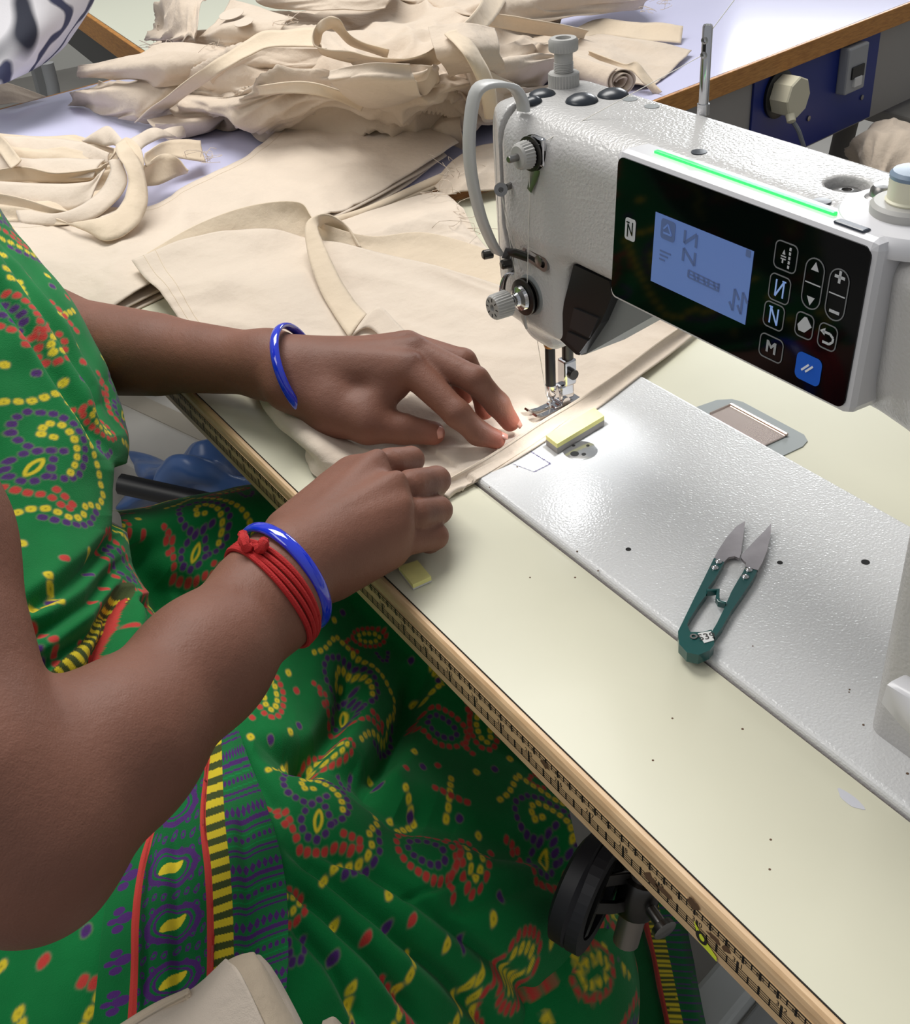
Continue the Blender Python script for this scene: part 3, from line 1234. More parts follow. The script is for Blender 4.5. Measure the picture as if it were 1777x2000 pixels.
q.prism(poly, (1, 0, 0), (0, 0, 1), (0, fy - .0012, 0), (0, .0012, 0))
q.build('lamp_cover', mat('charcoal_plastic', (40, 40, 42), .3), mach)
q = MB()
q.lathe([(.003, 0), (.003, .001), (.002, .0025), (.0001, .003)], (-.2265, .186, .0725), (-.3, .1, -1), 14)
q.build('led', mat('led_white', (255, 250, 235), .3, emit=((255, 246, 225), 6)), mach)
ld = bpy.data.lights.new('needle_lamp', 'SPOT')
ld.energy, ld.color, ld.spot_size, ld.spot_blend, ld.shadow_soft_size = .26, (.96, .98, 1), math.radians(120), .6, .006
lo_ = bpy.data.objects.new('needle_lamp', ld)
COL.objects.link(lo_)
lo_.location = (-.205, .186, .068)
lo_.rotation_euler = (Vector((-.20, .17, 0)) - Vector(lo_.location)).to_track_quat('-Z', 'Y').to_euler()

# --- needle bar, presser bar and foot
NX, NY = -.2415, .194
knob((NX, NY, .084), (0, 0, -1), [(.0046, 0), (.0046, .024), (.0040, .026)], mat('brass_bush', (150, 112, 62), .3, .9), 'needle_bush', seg=20)
knob((NX, NY, .060), (0, 0, -1), [(.0037, 0), (.0037, .034)], mat('blued_steel', (46, 46, 48), .3, .6), 'needle_bar', seg=20)
q = MB()
q.lathe([(.0040, 0), (.0042, .002), (.0042, .007), (.0026, .011), (.0014, .012)], (NX, NY, .028), (0, 0, -1), 20)
q.lathe([(.0020, 0), (.0020, .005), (.0001, .005)], (NX, NY, .0235), (.9, .3, 0), 12)
q.build('needle_clamp', m_chrome, mach)
knob((NX, NY, .017), (0, 0, -1), [(.0010, 0), (.0009, .012), (.0001, .0165)], m_chrome, 'needle', seg=10)
q = MB()
q.tube([(NX - .004, NY - .002, .071), (NX - .008, NY - .004, .0715), (NX - .010, NY - .005, .069), (NX - .008, NY - .004, .067), (NX - .004, NY - .002, .0675)], .0008, 8)
q.build('needle_thread_guide', m_steel, mach)
PBX, PBY = -.2415, .2095
knob((PBX, PBY, .095), (0, 0, -1), [(.0042, 0), (.0042, .062)], m_steeld, 'presser_bar', seg=20)
q = MB()
q.box((PBX - .0050, PBY - .006, .0235), (PBX + .0050, PBY + .0045, .0440), .0015)
q.box((PBX - .0042, PBY - .010, .0125), (PBX + .0042, PBY + .003, .0255), .0018)
q.lathe([(.0036, -.006), (.0036, .006)], (PBX, PBY - .006, .0125), (1, 0, 0), 16)
q.box((PBX - .006, PBY - .016, .0075), (PBX + .006, PBY + .008, .0115), .0012)
for s in (-1, 1):
    q.strip([(PBX + s * .0038, PBY - .012, .0092), (PBX + s * .0042, PBY - .024, .0082), (PBX + s * .0046, PBY - .030, .0090), (PBX + s * .0050, PBY - .034, .0118)], (1, 0, 0), .0048, .0016)
q.build('presser_foot', m_chrome, mach)
q = MB()
q.lathe([(.0038, 0), (.0038, .004), (.0001, .004)], (PBX + .005, PBY - .001, .034), (1, 0, 0), 16)
q.build('foot_screw', m_steeld, mach)

# --- bed fittings
dc = PZ(1133, 880, BZ)
kp = knob((dc[0], dc[1], BZ - .001), (0, 0, 1), [(.0120, 0), (.0120, .0013), (.0112, .0015), (.0001, .0015)], mat('polished_plate', (205, 205, 204), .18, .9), 'hook_cover', seg=40)
for (u, v, r) in ((1122, 886, .0030), (1140, 887, .0016), (1120, 870, .0012), (1148, 870, .0012)):
    c = PZ(u, v, BZ + .0006)
    knob((c[0], c[1], BZ + .0003), (0, 0, 1), [(r, 0), (r, .0004), (.0001, .0004)], m_hole if r > .0013 else m_steeld, 'plate_hole', parent=mach, seg=16)
for (u, v, r) in ((1227, 1073, .0017), (1523, 1099, .0017), (1690, 1098, .0025)):
    c = PZ(u, v, BZ)
    knob((c[0], c[1], BZ - .0006), (0, 0, 1), [(r, 0), (r, .0008), (.0001, .0008)], m_hole, 'bed_hole', seg=16)
q = MB()
mk = [PZ(u, v, BZ) for (u, v) in ((1027, 876), (1075, 906), (1043, 922), (1001, 906))]
for i in range(3):
    a, b = mk[i], mk[i + 1]
    for k in range(14):
        s0, s1 = k / 14, (k + .75) / 14
        w = .00045 * (1 + .5 * math.sin(k * 2.1 + i))
        if i == 2:
            w *= .45
        d = (b - a) / np.linalg.norm(b - a)
        n = np.array([-d[1], d[0], 0])
        p0, p1 = a + (b - a) * s0, a + (b - a) * s1
        up = np.array([0, 0, .00012])
        q.add([p0 - n * w + up, p1 - n * w + up, p1 + n * w + up, p0 + n * w + up], [(0, 1, 2, 3)])
q.build('pen_mark', mat('violet_ink', (92, 84, 128), .6), mach, auto=0)
q = MB()
for (u, v, r) in ((1659, 1347, .0005), (1658, 1352, .0004), (1686, 1416, .0006), (1772, 1511, .0007), (1010, 912, .0006), (1127, 1077, .0006), (1168, 1115, .0006), (956, 952, .0005), (1470, 1262, .0004)):
    c = PZ(u, v, BZ)
    q.lathe([(r, 0), (r, .0002)], (c[0], c[1], BZ), (0, 0, 1), 8)
q.build('paint_chip', m_dirt, mach)['kind'] = 'stuff'
# --- stitch dial and reverse lever on the pillar
dcn = np.array([.1600, .1295, .050])
knob(dcn, (0, -1, 0), [(.030, -.004), (.030, .003), (.028, .006), (.024, .007), (.0235, .012), (.021, .014), (.0001, .014)], mat('slate_plastic', (72, 76, 92), .35), 'stitch_dial', seg=48)
q = MB()
lv = PY(1750, 1345, .112)
q.strip([lv + np.array([-.001, 0, -.001]), lv + np.array([.012, -.001, -.002]), lv + np.array([.03, -.002, -.004]), lv + np.array([.05, -.002, -.008])], (.2, 0, 1), [.014, .021, .022, .02], .012)
q.build('reverse_lever', m_smoothw, mach, auto=60)
q = MB()
q.tube([(.20, .135, .05), (.20, .108, .055)], .007, 12)
q.build('lever_shaft', m_steel, mach)

# ------------------------------------------------------------------ room behind
m_wall = mat('pale_wall', (216, 214, 206), .8)
for nm, lo_w, hi_w in (('wall_back', (-5, 4.9, FLZ), (3.5, 5, 2.1)), ('wall_left', (-5, -3, FLZ), (-4.9, 5, 2.1))):
    q = MB()
    q.box(lo_w, hi_w)
    q.build(nm, m_wall)['kind'] = 'structure'

# ------------------------------------------------------------------ lavender cutting table
SLP = -.178


def lavx(y, side=0):
    return -.787 + SLP * (y - .779) - side


lav = thing('cutting_table', 'lavender topped cutting table with orange wood edge, heaped with cotton pieces', 'table', (-1.15, .9, FLZ))
en = np.array([1, .178, 0]); en /= np.linalg.norm(en)      # towards its right side
ea = np.array([-.178, 1, 0]); ea /= np.linalg.norm(ea)     # along its length
LA = np.array([lavx(.112), .112, 0])
LW, LL = .735, 1.85
mb = MB()
mb.obox(LA - en * LW / 2 + ea * LL / 2 + np.array([0, 0, -.0135]), en, ea, (0, 0, 1), LW / 2 - .003, LL / 2 - .003, .0135)
mb.build('tabletop', m_lav, lav)
for (c, hx, hy) in ((LA + ea * LL / 2, .003, LL / 2), (LA - en * LW + ea * LL / 2, .003, LL / 2)):
    mb = MB()
    mb.obox(c + np.array([0, 0, -.0138]), en, ea, (0, 0, 1), hx, hy, .0138, .001)
    mb.build('edge_band', m_wood2, lav)
for c in (LA - en * LW / 2, LA - en * LW / 2 + ea * LL):
    mb = MB()
    mb.obox(c + np.array([0, 0, -.0138]), en, ea, (0, 0, 1), LW / 2 - .003, .003, .0138, .001)
    mb.build('edge_band', m_wood2, lav)
m_apron = mat('grey_apron', (146, 142, 138), .5)
APZ0, APZ1 = -.165, -.0285
mb = MB()
mb.obox(LA - en * .018 + ea * (LL / 2 + .35) + np.array([0, 0, (APZ0 + APZ1) / 2]), en, ea, (0, 0, 1), .006, LL / 2 - .35, (APZ1 - APZ0) / 2)
mb.build('apron', m_apron, lav)
mb = MB()
mb.obox(LA - en * (LW - .018) + ea * LL / 2 + np.array([0, 0, (APZ0 + APZ1) / 2]), en, ea, (0, 0, 1), .006, LL / 2 - .02, (APZ1 - APZ0) / 2)
mb.build('apron', m_apron, lav)


def PL(u, v, off=.012):
    """pixel to the apron face"""
    d = ray(u, v)
    q0 = LA - en * off
    return CC + d * (((q0 - CC) @ en) / (d @ en))


m_leg = mat('grey_leg', (138, 140, 142), .45)
for (s_, t_) in ((.03, .45), (.03, 1.02), (.03, 1.75), (LW - .03, .06), (LW - .03, 1.75)):
    c = LA - en * (s_ + .03) + ea * t_
    mb = MB()
    mb.obox(np.array([c[0], c[1], (FLZ - .028) / 2]), en, ea, (0, 0, 1), .027, .027, (-.028 - FLZ) / 2, .003)
    mb.build('leg', m_leg, lav)
# blue socket plate
plate_a, plate_b = PL(1471, 140), PL(1698, 196)
y0 = (plate_a - LA) @ ea
y1 = (plate_b - LA) @ ea
blue = thing('socket_plate', 'dark blue power plate on the side of the lavender table', 'socket', tuple(LA - en * .010 + ea * y0 + np.array([0, 0, -.16])))
c = LA - en * .010 + ea * (y0 + y1) / 2
mb = MB()
mb.obox(np.array([c[0], c[1], -.0955]), en, ea, (0, 0, 1), .0018, (y1 - y0) / 2, .066, .0006)
mb.build('plate', mat('navy_plate', (18, 38, 116), .4), blue)
for (u, v) in ((1578, 231), (1682, 190)):
    p = PL(u, v, .008)
    q = MB()
    q.lathe([(.004, 0), (.004, .002), (.0001, .0025)], p, en, 14)
    q.build('screw', m_steel, blue)
p = PL(1655, 131, .008)
q = MB()
q.obox(p + en * .008, en, ea, (0, 0, 1), .009, .027, .034, .003)
sw = q.build('breaker', mat('breaker_grey', (150, 152, 156), .4), blue)
q = MB()
q.obox(p + en * .0175 + np.array([0, 0, -.004]), en, ea, (0, 0, 1), .002, .017, .009, .001)
q.build('breaker_toggle', m_blackp, sw)
q = MB()
q.obox(p + en * .0185 + np.array([0, 0, -.018]), en, ea, (0, 0, 1), .003, .010, .007, .001)
q.build('breaker_toggle', mat('toggle_white', (205, 205, 205), .4), sw)
p = PL(1518, 183, .008)
q = MB()
q.lathe([(.034, 0), (.034, .004), (.030, .006), (.0001, .006)], p, en, 32)
q.build('socket', m_blackp, blue)
plug = thing('mains_plug', 'off-white octagonal plug in the dark blue socket plate', 'plug', tuple(p))
q = MB()
q.lathe([(.028, .004), (.029, .020), (.029, .034), (.027, .036), (.0001, .036)], p, en, 8, smooth=False)
q.build('plug_body', mat('offwhite_plug', (206, 200, 176), .45), plug, auto=20)
q = MB()
k0 = p + en * .034 + ea * (-.016) + np.array([0, 0, -.020])
q.lathe([(.007, 0), (.0065, .010), (.003, .012)], k0 - np.array([0, 0, .0]), (0.5, -.2, -.7), 14)
q.build('strain_relief', mat('offwhite_plug', (206, 200, 176), .45), plug)
q = MB()
cab = crm(np.array([k0 + np.array([.004, 0, -.006]), k0 + np.array([.012, .012, -.03]), k0 + np.array([.010, .030, -.08]), k0 + np.array([-.01, .035, -.20]), k0 + np.array([-.03, .03, -.40]), k0 + np.array([-.05, .03, FLZ + .012 - k0[2]])]), 40)
q.tube(cab, .0032, 8)
q.build('cable', mat('grey_cable', (120, 124, 130), .5), plug)

# ------------------------------------------------------------------ far cream table
far = thing('work_table', 'pale cream work table with brown wood edge beyond the lavender table', 'table', (-2.1, .75, FLZ))
e1 = np.array([.366, -.031, 0]); e1 /= np.linalg.norm(e1)
e2 = np.array([.031, .366, 0]); e2 /= np.linalg.norm(e2)
FA = np.array([-1.50, .3805, 0])
FW, FD = 1.6, .62
mb = MB()
mb.prism([(-1.492, .381), (-1.612, 1.0), (-3.1, 1.1), (-3.1, .516)], (1, 0, 0), (0, 1, 0), (0, 0, -.04), (0, 0, .04))
mb.build('tabletop', mat('pale_green_cream', (222, 224, 206), .15), far)
mb = MB()
mb.obox(FA - e1 * (FW / 2 - .004) - e2 * .004 + np.array([0, 0, -.0205]), e1, e2, (0, 0, 1), FW / 2, .004, .0205, .001)
mb.build('edge_band', m_wood2, far)
for (s_, t_) in ((.16, .05), (1.5, .05), (.22, .55), (1.5, .55)):
    c = FA - e1 * s_ + e2 * t_
    mb = MB()
    mb.obox(np.array([c[0], c[1], (FLZ - .04) / 2]), e1, e2, (0, 0, 1), .022, .022, (-.04 - FLZ) / 2, .003)
    mb.build('leg', m_leg, far)
mb = MB()
mb.obox(FA - e1 * FW / 2 + e2 * .05 + np.array([0, 0, -.10]), e1, e2, (0, 0, 1), FW / 2 - .08, .008, .05)
mb.build('rail', mat('dark_rail', (70, 70, 70), .5), far)

# ------------------------------------------------------------------ things on the floor between the tables
# chair between the tables, dark legs
ch = thing('steel_chair', 'grey steel chair between the lavender and the far cream table', 'chair', (-1.72, .12, FLZ))
mb = MB(); mb.box((-1.90, -.02, -.33), (-1.56, .30, -.305), .008); mb.build('seat', mat('chair_grey', (120, 120, 118), .45), ch)
for (x, y) in ((-1.88, 0), (-1.58, 0), (-1.88, .28), (-1.58, .28)):
    mb = MB(); mb.tube([(x, y, -.33), (x, y, FLZ)], .012, 10); mb.build('leg', mat('chair_dark', (74, 72, 70), .4), ch)
mb = MB(); mb.tube([(-1.88, .28, -.33), (-1.90, .31, -.10), (-1.90, .31, -.06)], .012, 10); mb.build('back_post', m_leg, ch)
mb = MB(); mb.tube([(-1.58, .28, -.33), (-1.56, .31, -.10), (-1.56, .31, -.06)], .012, 10); mb.build('back_post', m_leg, ch)
# printed bag on the chair seat
bgp = np.array([-1.66, .13, -.30])
pb_ = thing('printed_sack', 'grey sack with blue lettering on the chair between the tables', 'bag', tuple(bgp))
q = MB()
q.box(bgp + np.array([-.09, -.12, -.003]), bgp + np.array([.09, .12, .14]), .03, 4)
bsk = q.build('sack', mat('sack_grey', (128, 128, 124), .6, bump=(30, .6, 3, .01)), pb_)
q = MB()
for i in range(6):
    z0_ = .10 - i * .010
    q.obox(bgp + np.array([.0915, -.07 + i * .018, z0_ - .02]), (1, 0, 0), (0, 1, 0), (0, 0, 1), .0012, .006, .018)
    q.obox(bgp + np.array([.0915, -.063 + i * .018, z0_ - .005]), (1, 0, 0), (0, 1, 0), (0, 0, 1), .0012, .008, .004)
q.build('sack_print', mat('sack_blue', (40, 56, 120), .6), bsk)
# ink-patterned cloth over a chair back at the top left
m_tie = mat('ink_cloth', (226, 224, 228), .8, bump=(500, .2, 2))
nt = m_tie.node_tree
N_, L_ = nt.nodes, nt.links
tcn = N_.new('ShaderNodeTexCoord')
wv = N_.new('ShaderNodeTexWave'); wv.inputs['Scale'].default_value = 4.2; wv.inputs['Distortion'].default_value = 9; wv.inputs['Detail'].default_value = 2.5; wv.inputs['Detail Scale'].default_value = 1.6
L_.new(tcn.outputs['Object'], wv.inputs['Vector'])
rp = N_.new('ShaderNodeValToRGB')
rp.color_ramp.elements[0].position = .05; rp.color_ramp.elements[0].color = lin((60, 64, 92))
rp.color_ramp.elements[1].position = .17; rp.color_ramp.elements[1].color = lin((224, 222, 226))
L_.new(wv.outputs['Fac'], rp.inputs['Fac'])
nz = N_.new('ShaderNodeTexNoise'); nz.inputs['Scale'].default_value = 9; nz.inputs['Detail'].default_value = 1
L_.new(tcn.outputs['Object'], nz.inputs['Vector'])
rp2 = N_.new('ShaderNodeValToRGB')
rp2.color_ramp.elements[0].position = .30; rp2.color_ramp.elements[0].color = lin((44, 48, 64))
rp2.color_ramp.elements[1].position = .34; rp2.color_ramp.elements[1].color = (1, 1, 1, 1)
L_.new(nz.outputs['Fac'], rp2.inputs['Fac'])
mxn = N_.new('ShaderNodeMix'); mxn.data_type = 'RGBA'; mxn.blend_type = 'MULTIPLY'; mxn.inputs['Factor'].default_value = 1
L_.new(rp.outputs['Color'], mxn.inputs[6]); L_.new(rp2.outputs['Color'], mxn.inputs[7])
L_.new(mxn.outputs[2], N_['Principled BSDF'].inputs['Base Color'])
TD = 1.50
ctrl = []
for (dz, row) in ((0, ((-260, -420), (-120, -430), (20, -430), (140, -420), (215, -400))),
                  (0, ((-260, -200), (-120, -200), (20, -200), (140, -195), (205, -180))),
                  (0, ((-260, -60), (-120, -55), (20, -50), (125, -45), (188, -35))),
                  (0, ((-250, 60), (-120, 70), (0, 75), (100, 55), (158, 35))),
                  (0, ((-240, 140), (-120, 150), (-20, 140), (70, 115), (128, 85))),
                  (0, ((-230, 180), (-120, 185), (-30, 172), (40, 150), (95, 118)))):
    ctrl.append([PD(u, v, TD + (abs(i - 2) ** 2) * .035 + (j == 5) * .03) for i, (u, v) in enumerate(row) for j in (0,)])
G = patch(ctrl, 60, 50, wr=[(9, .006, 4, 1, 1, .3)])
tie = sheet('ink_pattern_cloth', G, m_tie, None, .002)
tag(tie, 'white cloth with dark ink-blot marbling hanging at the top left corner', 'cloth')
# stool and cotton bag at the far right
st_ = thing('wooden_stool', 'grey stool standing on the floor right of the blue socket plate', 'stool', (-.55, 1.55, FLZ))
m_stool = mat('stool_grey', (150, 146, 140), .5)
so = PD(1752, 196, 1.98)
mb = MB(); mb.obox(so + np.array([.06, .10, -.012]), (1, 0, 0), (0, 1, 0), (0, 0, 1), .16, .16, .012, .004); mb.build('seat', m_stool, st_)
for (dx, dy) in ((-.07, -.03), (.19, -.03), (-.07, .23), (.19, .23)):
    p = so + np.array([dx, dy, -.02])
    mb = MB(); mb.tube([p, (p[0] + (dx - .06) * .35, p[1] + (dy - .1) * .35, FLZ)], [.02, .016], 10); mb.build('leg', mat('stool_dark', (96, 92, 88), .5), st_)

# ------------------------------------------------------------------ cotton
m_cot = mat('unbleached_cotton', (216, 201, 184), .85, bump=(1500, .35, 2, .0006), bump2=(26, .55, 4, .008), var=(14, .035), sheen=.15, spec=.25)
m_cot2 = mat('cotton_warm', (216, 198, 174), .85, bump=(1500, .35, 2, .0006), bump2=(26, .55, 4, .008), var=(14, .04), sheen=.15, spec=.25)
m_cot3 = mat('cotton_scrap', (206, 190, 172), .85, bump=(1300, .35, 2, .0006), bump2=(30, .6, 4, .008), var=(12, .05), sheen=.15, spec=.25)
m_stitch = mat('cotton_stitch', (214, 197, 174), .9)


def CN(rows, z=None):
    """control net: rows of (u, v[, z])"""
    return [[PZ(p[0], p[1], p[2] if len(p) > 2 else z) for p in r] for r in rows]


W1 = [(7, .0062, 101, 1, .4, .5), (17, .0030, 102, 1, .45, -.6), (42, .0010, 108, 1, .6, .2)]
W2 = [(11, .0070, 103, 1, .35, .7), (26, .0030, 104, 1, .5, -.3), (55, .0010, 7, 1, .6, .2)]
W3 = [(13, .0130, 105, 1, .5, .2), (30, .0055, 106, 1, .5, .9), (60, .0015, 6, 1, .6, .9)]

# --- flat stack of sewn panels under the work
bag2 = thing('cotton_panel_stack', 'wide flat cream cotton panels stacked across the two tables', 'cloth', (-.85, .18, .002))
rows = [[(690, 145, .030), (758, 192, .022), (828, 240, .018), (896, 287, .014)],
        [(600, 215, .018), (672, 258, .016), (735, 302, .015), (800, 340, .013)],
        [(500, 293, .012), (574, 330, .013), (638, 362, .013), (695, 394, .012)],
        [(400, 345, .012), (470, 385, .013), (540, 410, .013), (610, 430, .012)],
        [(290, 400, .012), (350, 440, .013), (410, 470, .012), (470, 490, .011)],
        [(150, 430, .012), (215, 482, .013), (275, 520, .012), (335, 545, .010)],
        [(20, 440, .012), (90, 520, .012), (150, 566, .012), (218, 602, .010)],
        [(-120, 470, .012), (-40, 560, .012), (40, 610, .012), (120, 650, .010)]]
base = np.array(CN(rows))
for k in range(3):
    C_ = base.copy()
    C_[..., 2] -= .0042 * k
    C_[:, 3] += np.array([.010, -.014, 0]) * (.8 * k)
    C_[:, 0] -= np.array([.006, -.008, 0]) * k * (.5 if k < 2 else -1)
    C_[0, :] += np.array([-.004, -.008, 0]) * k
    G = patch(C_, 90, 46, wr=W1 if k == 0 else [(20, .0008, 9 + k, 1, 1, 0)], zmin=.0012 + .0012 * (2 - k))
    sheet('panel', G, m_cot, bag2, .0012)
    if k == 0:
        Gs = G
# stitched edge along the near side
q = MB()
n_ = grid_normals(Gs)
sg = np.sign(n_[..., 2].mean())
q.tube(Gs[:, 2] + n_[:, 2] * sg * .0006, .0003, 5)
q.build('seam', m_stitch, bag2)
# loose rolled edge beside it
ribbon('rolled_edge', [PZ(*p) for p in ((898, 322, .014), (800, 366, .013), (720, 402, .012), (650, 425, .010))], [PZ(*p) for p in ((886, 345, .004), (800, 384, .004), (730, 412, .004), (660, 432, .004))], 40, m_cot2, bag2, bow=.006)
ribbon('rolled_edge', [PZ(*p) for p in ((866, 352, .008), (800, 380, .008), (730, 412, .006))], [PZ(*p) for p in ((860, 362, .003), (800, 390, .003), (740, 418, .003))], 30, m_cot2, bag2, bow=.003)

# --- tote bag under the needle
bag1 = thing('cotton_tote_bag', 'cream cotton tote bag with a strap being hemmed under the needle', 'bag', (-.45, .18, .002))
# back layer, standing open
rows = [[(258, 511, .012), (380, 441, .030), (490, 402, .040), (585, 395, .044), (622, 432, .036), (720, 462, .022), (830, 456, .020), (960, 492, .014), (1100, 545, .010)],
        [(275, 522, .010), (395, 462, .022), (505, 432, .028), (598, 428, .030), (640, 462, .024), (735, 486, .014), (840, 486, .012), (965, 525, .009), (1100, 570, .007)],
        [(290, 540, .006), (410, 490, .010), (520, 475, .012), (610, 480, .012), (660, 500, .010), (750, 520, .006), (850, 530, .005), (970, 575, .004), (1100, 605, .004)]]
G = patch(CN(rows), 40, 140, wr=[(14, .0018, 21, 1, .6, .2)], zmin=.002)
sheet('back_panel', G, m_cot2, bag1)
# sheet beyond the opening
rows = [[(640, 432, .009), (740, 402, .012), (850, 375, .010), (885, 400, .008)],
        [(680, 455, .007), (770, 440, .010), (870, 425, .010), (925, 450, .007)],
        [(720, 480, .005), (800, 480, .006), (890, 480, .006), (975, 512, .005)]]
G = patch(CN(rows), 40, 60, wr=W1, zmin=.002)
sheet('gusset', G, m_cot, bag1)
# front layer lying to the needle
rows = [[(258, 512, .014), (400, 463, .022), (520, 455, .022), (600, 468, .020), (700, 490, .022), (820, 514, .020), (950, 550, .016), (1090, 588, .012), (1220, 612, .010), (1345, 632, .008)],
        [(292, 556, .010), (405, 510, .016), (520, 512, .012), (620, 530, .014), (720, 548, .014), (840, 566, .012), (960, 596, .010), (1090, 620, .009), (1205, 636, .008), (1318, 655, .007)],
        [(330, 602, .008), (425, 575, .012), (530, 580, .016), (640, 595, .012), (740, 610, .010), (860, 630, .010), (980, 652, .009), (1090, 664, .008), (1185, 676, .007), (1278, 690, .007)],
        [(368, 650, .006), (460, 640, .010), (560, 650, .012), (660, 662, .010), (770, 678, .008), (880, 695, .008), (985, 706, .008), (1080, 712, .007), (1165, 718, .007), (1240, 722, .007)],
        [(425, 705, .006), (510, 708, .008), (600, 716, .009), (690, 730, .007), (790, 745, .006), (890, 755, .006), (985, 760, .006), (1065, 762, .006), (1125, 766, .006), (1180, 770, .006)],
        [(480, 752, .006), (560, 770, .006), (640, 785, .007), (720, 800, .006), (810, 815, .005), (895, 818, .005), (975, 815, .006), (1035, 812, .006), (1075, 812, .006), (1115, 814, .006)],
        [(525, 790, .008), (590, 830, .014), (660, 850, .006), (740, 866, .005), (820, 872, .005), (895, 868, .005), (955, 862, .006), (1000, 858, .006), (1030, 858, .006), (1062, 852, .006)],
        [(560, 820, .010), (612, 868, .018), (690, 890, .008), (750, 900, .006), (820, 908, .005), (880, 906, .005), (925, 902, .005), (955, 900, .006), (980, 898, .006), (1000, 893, .006)],
        [(600, 862, .010), (630, 905, .012), (700, 918, .010), (760, 930, .012), (810, 940, .010), (840, 945, .006), (862, 946, .005), (885, 945, .005), (910, 943, .005), (930, 938, .005)],
        [(606, 900, .002), (615, 930, .002), (690, 950, .004), (750, 958, .012), (800, 964, .010), (825, 968, .004), (842, 972, .002), (858, 972, .002), (870, 968, .002), (880, 962, .002)]]


def bump_bag(G):
    c = PZ(470, 560, 0)
    d = G[..., :2] - c[:2]
    w = np.exp(-(d ** 2).sum(-1) / (2 * .07 ** 2))
    G[..., 2] += w * (.007 * noise2(d[..., 0] * 28, d[..., 1] * 28 + 3, 8) + .006)
    return G


rows = [[(p[0], p[1], p[2] + max(0, 1 - j / 3.0) * .013 * max(0, 1 - i / 4.0)) for j, p in enumerate(r)] for i, r in enumerate(rows)]
G = patch(CN(rows), 150, 170, wr=[(7, .0074, 131, 1, .35, .9), (15, .0036, 132, 1, .4, -.4), (38, .0011, 133, 1, .6, -.4)], zmin=.0022, post=bump_bag)
G[..., 2] = np.where((G[..., 0] > -.33) & (G[..., 1] > .10) & (G[..., 1] < .284), np.maximum(G[..., 2], BZ + .0006), G[..., 2])
sheet('front_panel', G, m_cot, bag1, .0009)
n_ = grid_normals(G)
sg = np.sign(n_[..., 2].mean())
q = MB()
q.tube(G[:75, 3] + n_[:75, 3] * sg * .0005, .0003, 5)
q.tube(G[:75, 6] + n_[:75, 6] * sg * .0005, .0003, 5)
q.build('side_seam', m_stitch, bag1)
# rolled hem on the needle side
hl = [PZ(*p) for p in ((1352, 622, .012), (1282, 670, .012), (1205, 728, .012), (1130, 778, .012), (1060, 820, .011), (985, 870, .010), (920, 910, .009), (850, 950, .008))]
hr = [PZ(*p) for p in ((1372, 640, .004), (1310, 690, .0045), (1245, 737, .006), (1165, 798, .006), (1085, 848, .006), (1010, 895, .006), (935, 938, .003), (862, 974, .0015))]
ribbon('hem', hl, hr, 90, m_cot, bag1, nw=10, bow=-.0040, th=.0012)
q = MB()
q.tube(crm(np.array([a * .82 + b * .18 + np.array([0, 0, .0022]) for a, b in zip(hl, hr)]), 80), .00022, 5)
q.build('hem_stitch', m_stitch, bag1)
# strap of the tote
ribbon('strap', [PZ(*p) for p in ((704, 484, .018), (682, 446, .030), (655, 424, .040), (628, 418, .046), (606, 428, .046), (596, 450, .042), (602, 500, .032), (622, 560, .024), (650, 612, .018), (682, 660, .014))],
       [PZ(*p) for p in ((688, 482, .010), (662, 462, .014), (640, 458, .020), (626, 446, .030), (620, 444, .040), (624, 458, .040), (638, 490, .034), (664, 545, .026), (690, 585, .020), (716, 614, .018))], 90, m_cot2, bag1, nw=8, bow=.001, wr=[(40, .0008, 3)])
ribbon('strap', [PZ(*p) for p in ((684, 658, .013), (718, 640, .016), (752, 665, .016), (790, 700, .012))],
       [PZ(*p) for p in ((716, 616, .019), (744, 601, .026), (780, 636, .020), (828, 682, .013))], 40, m_cot, bag1, nw=8)

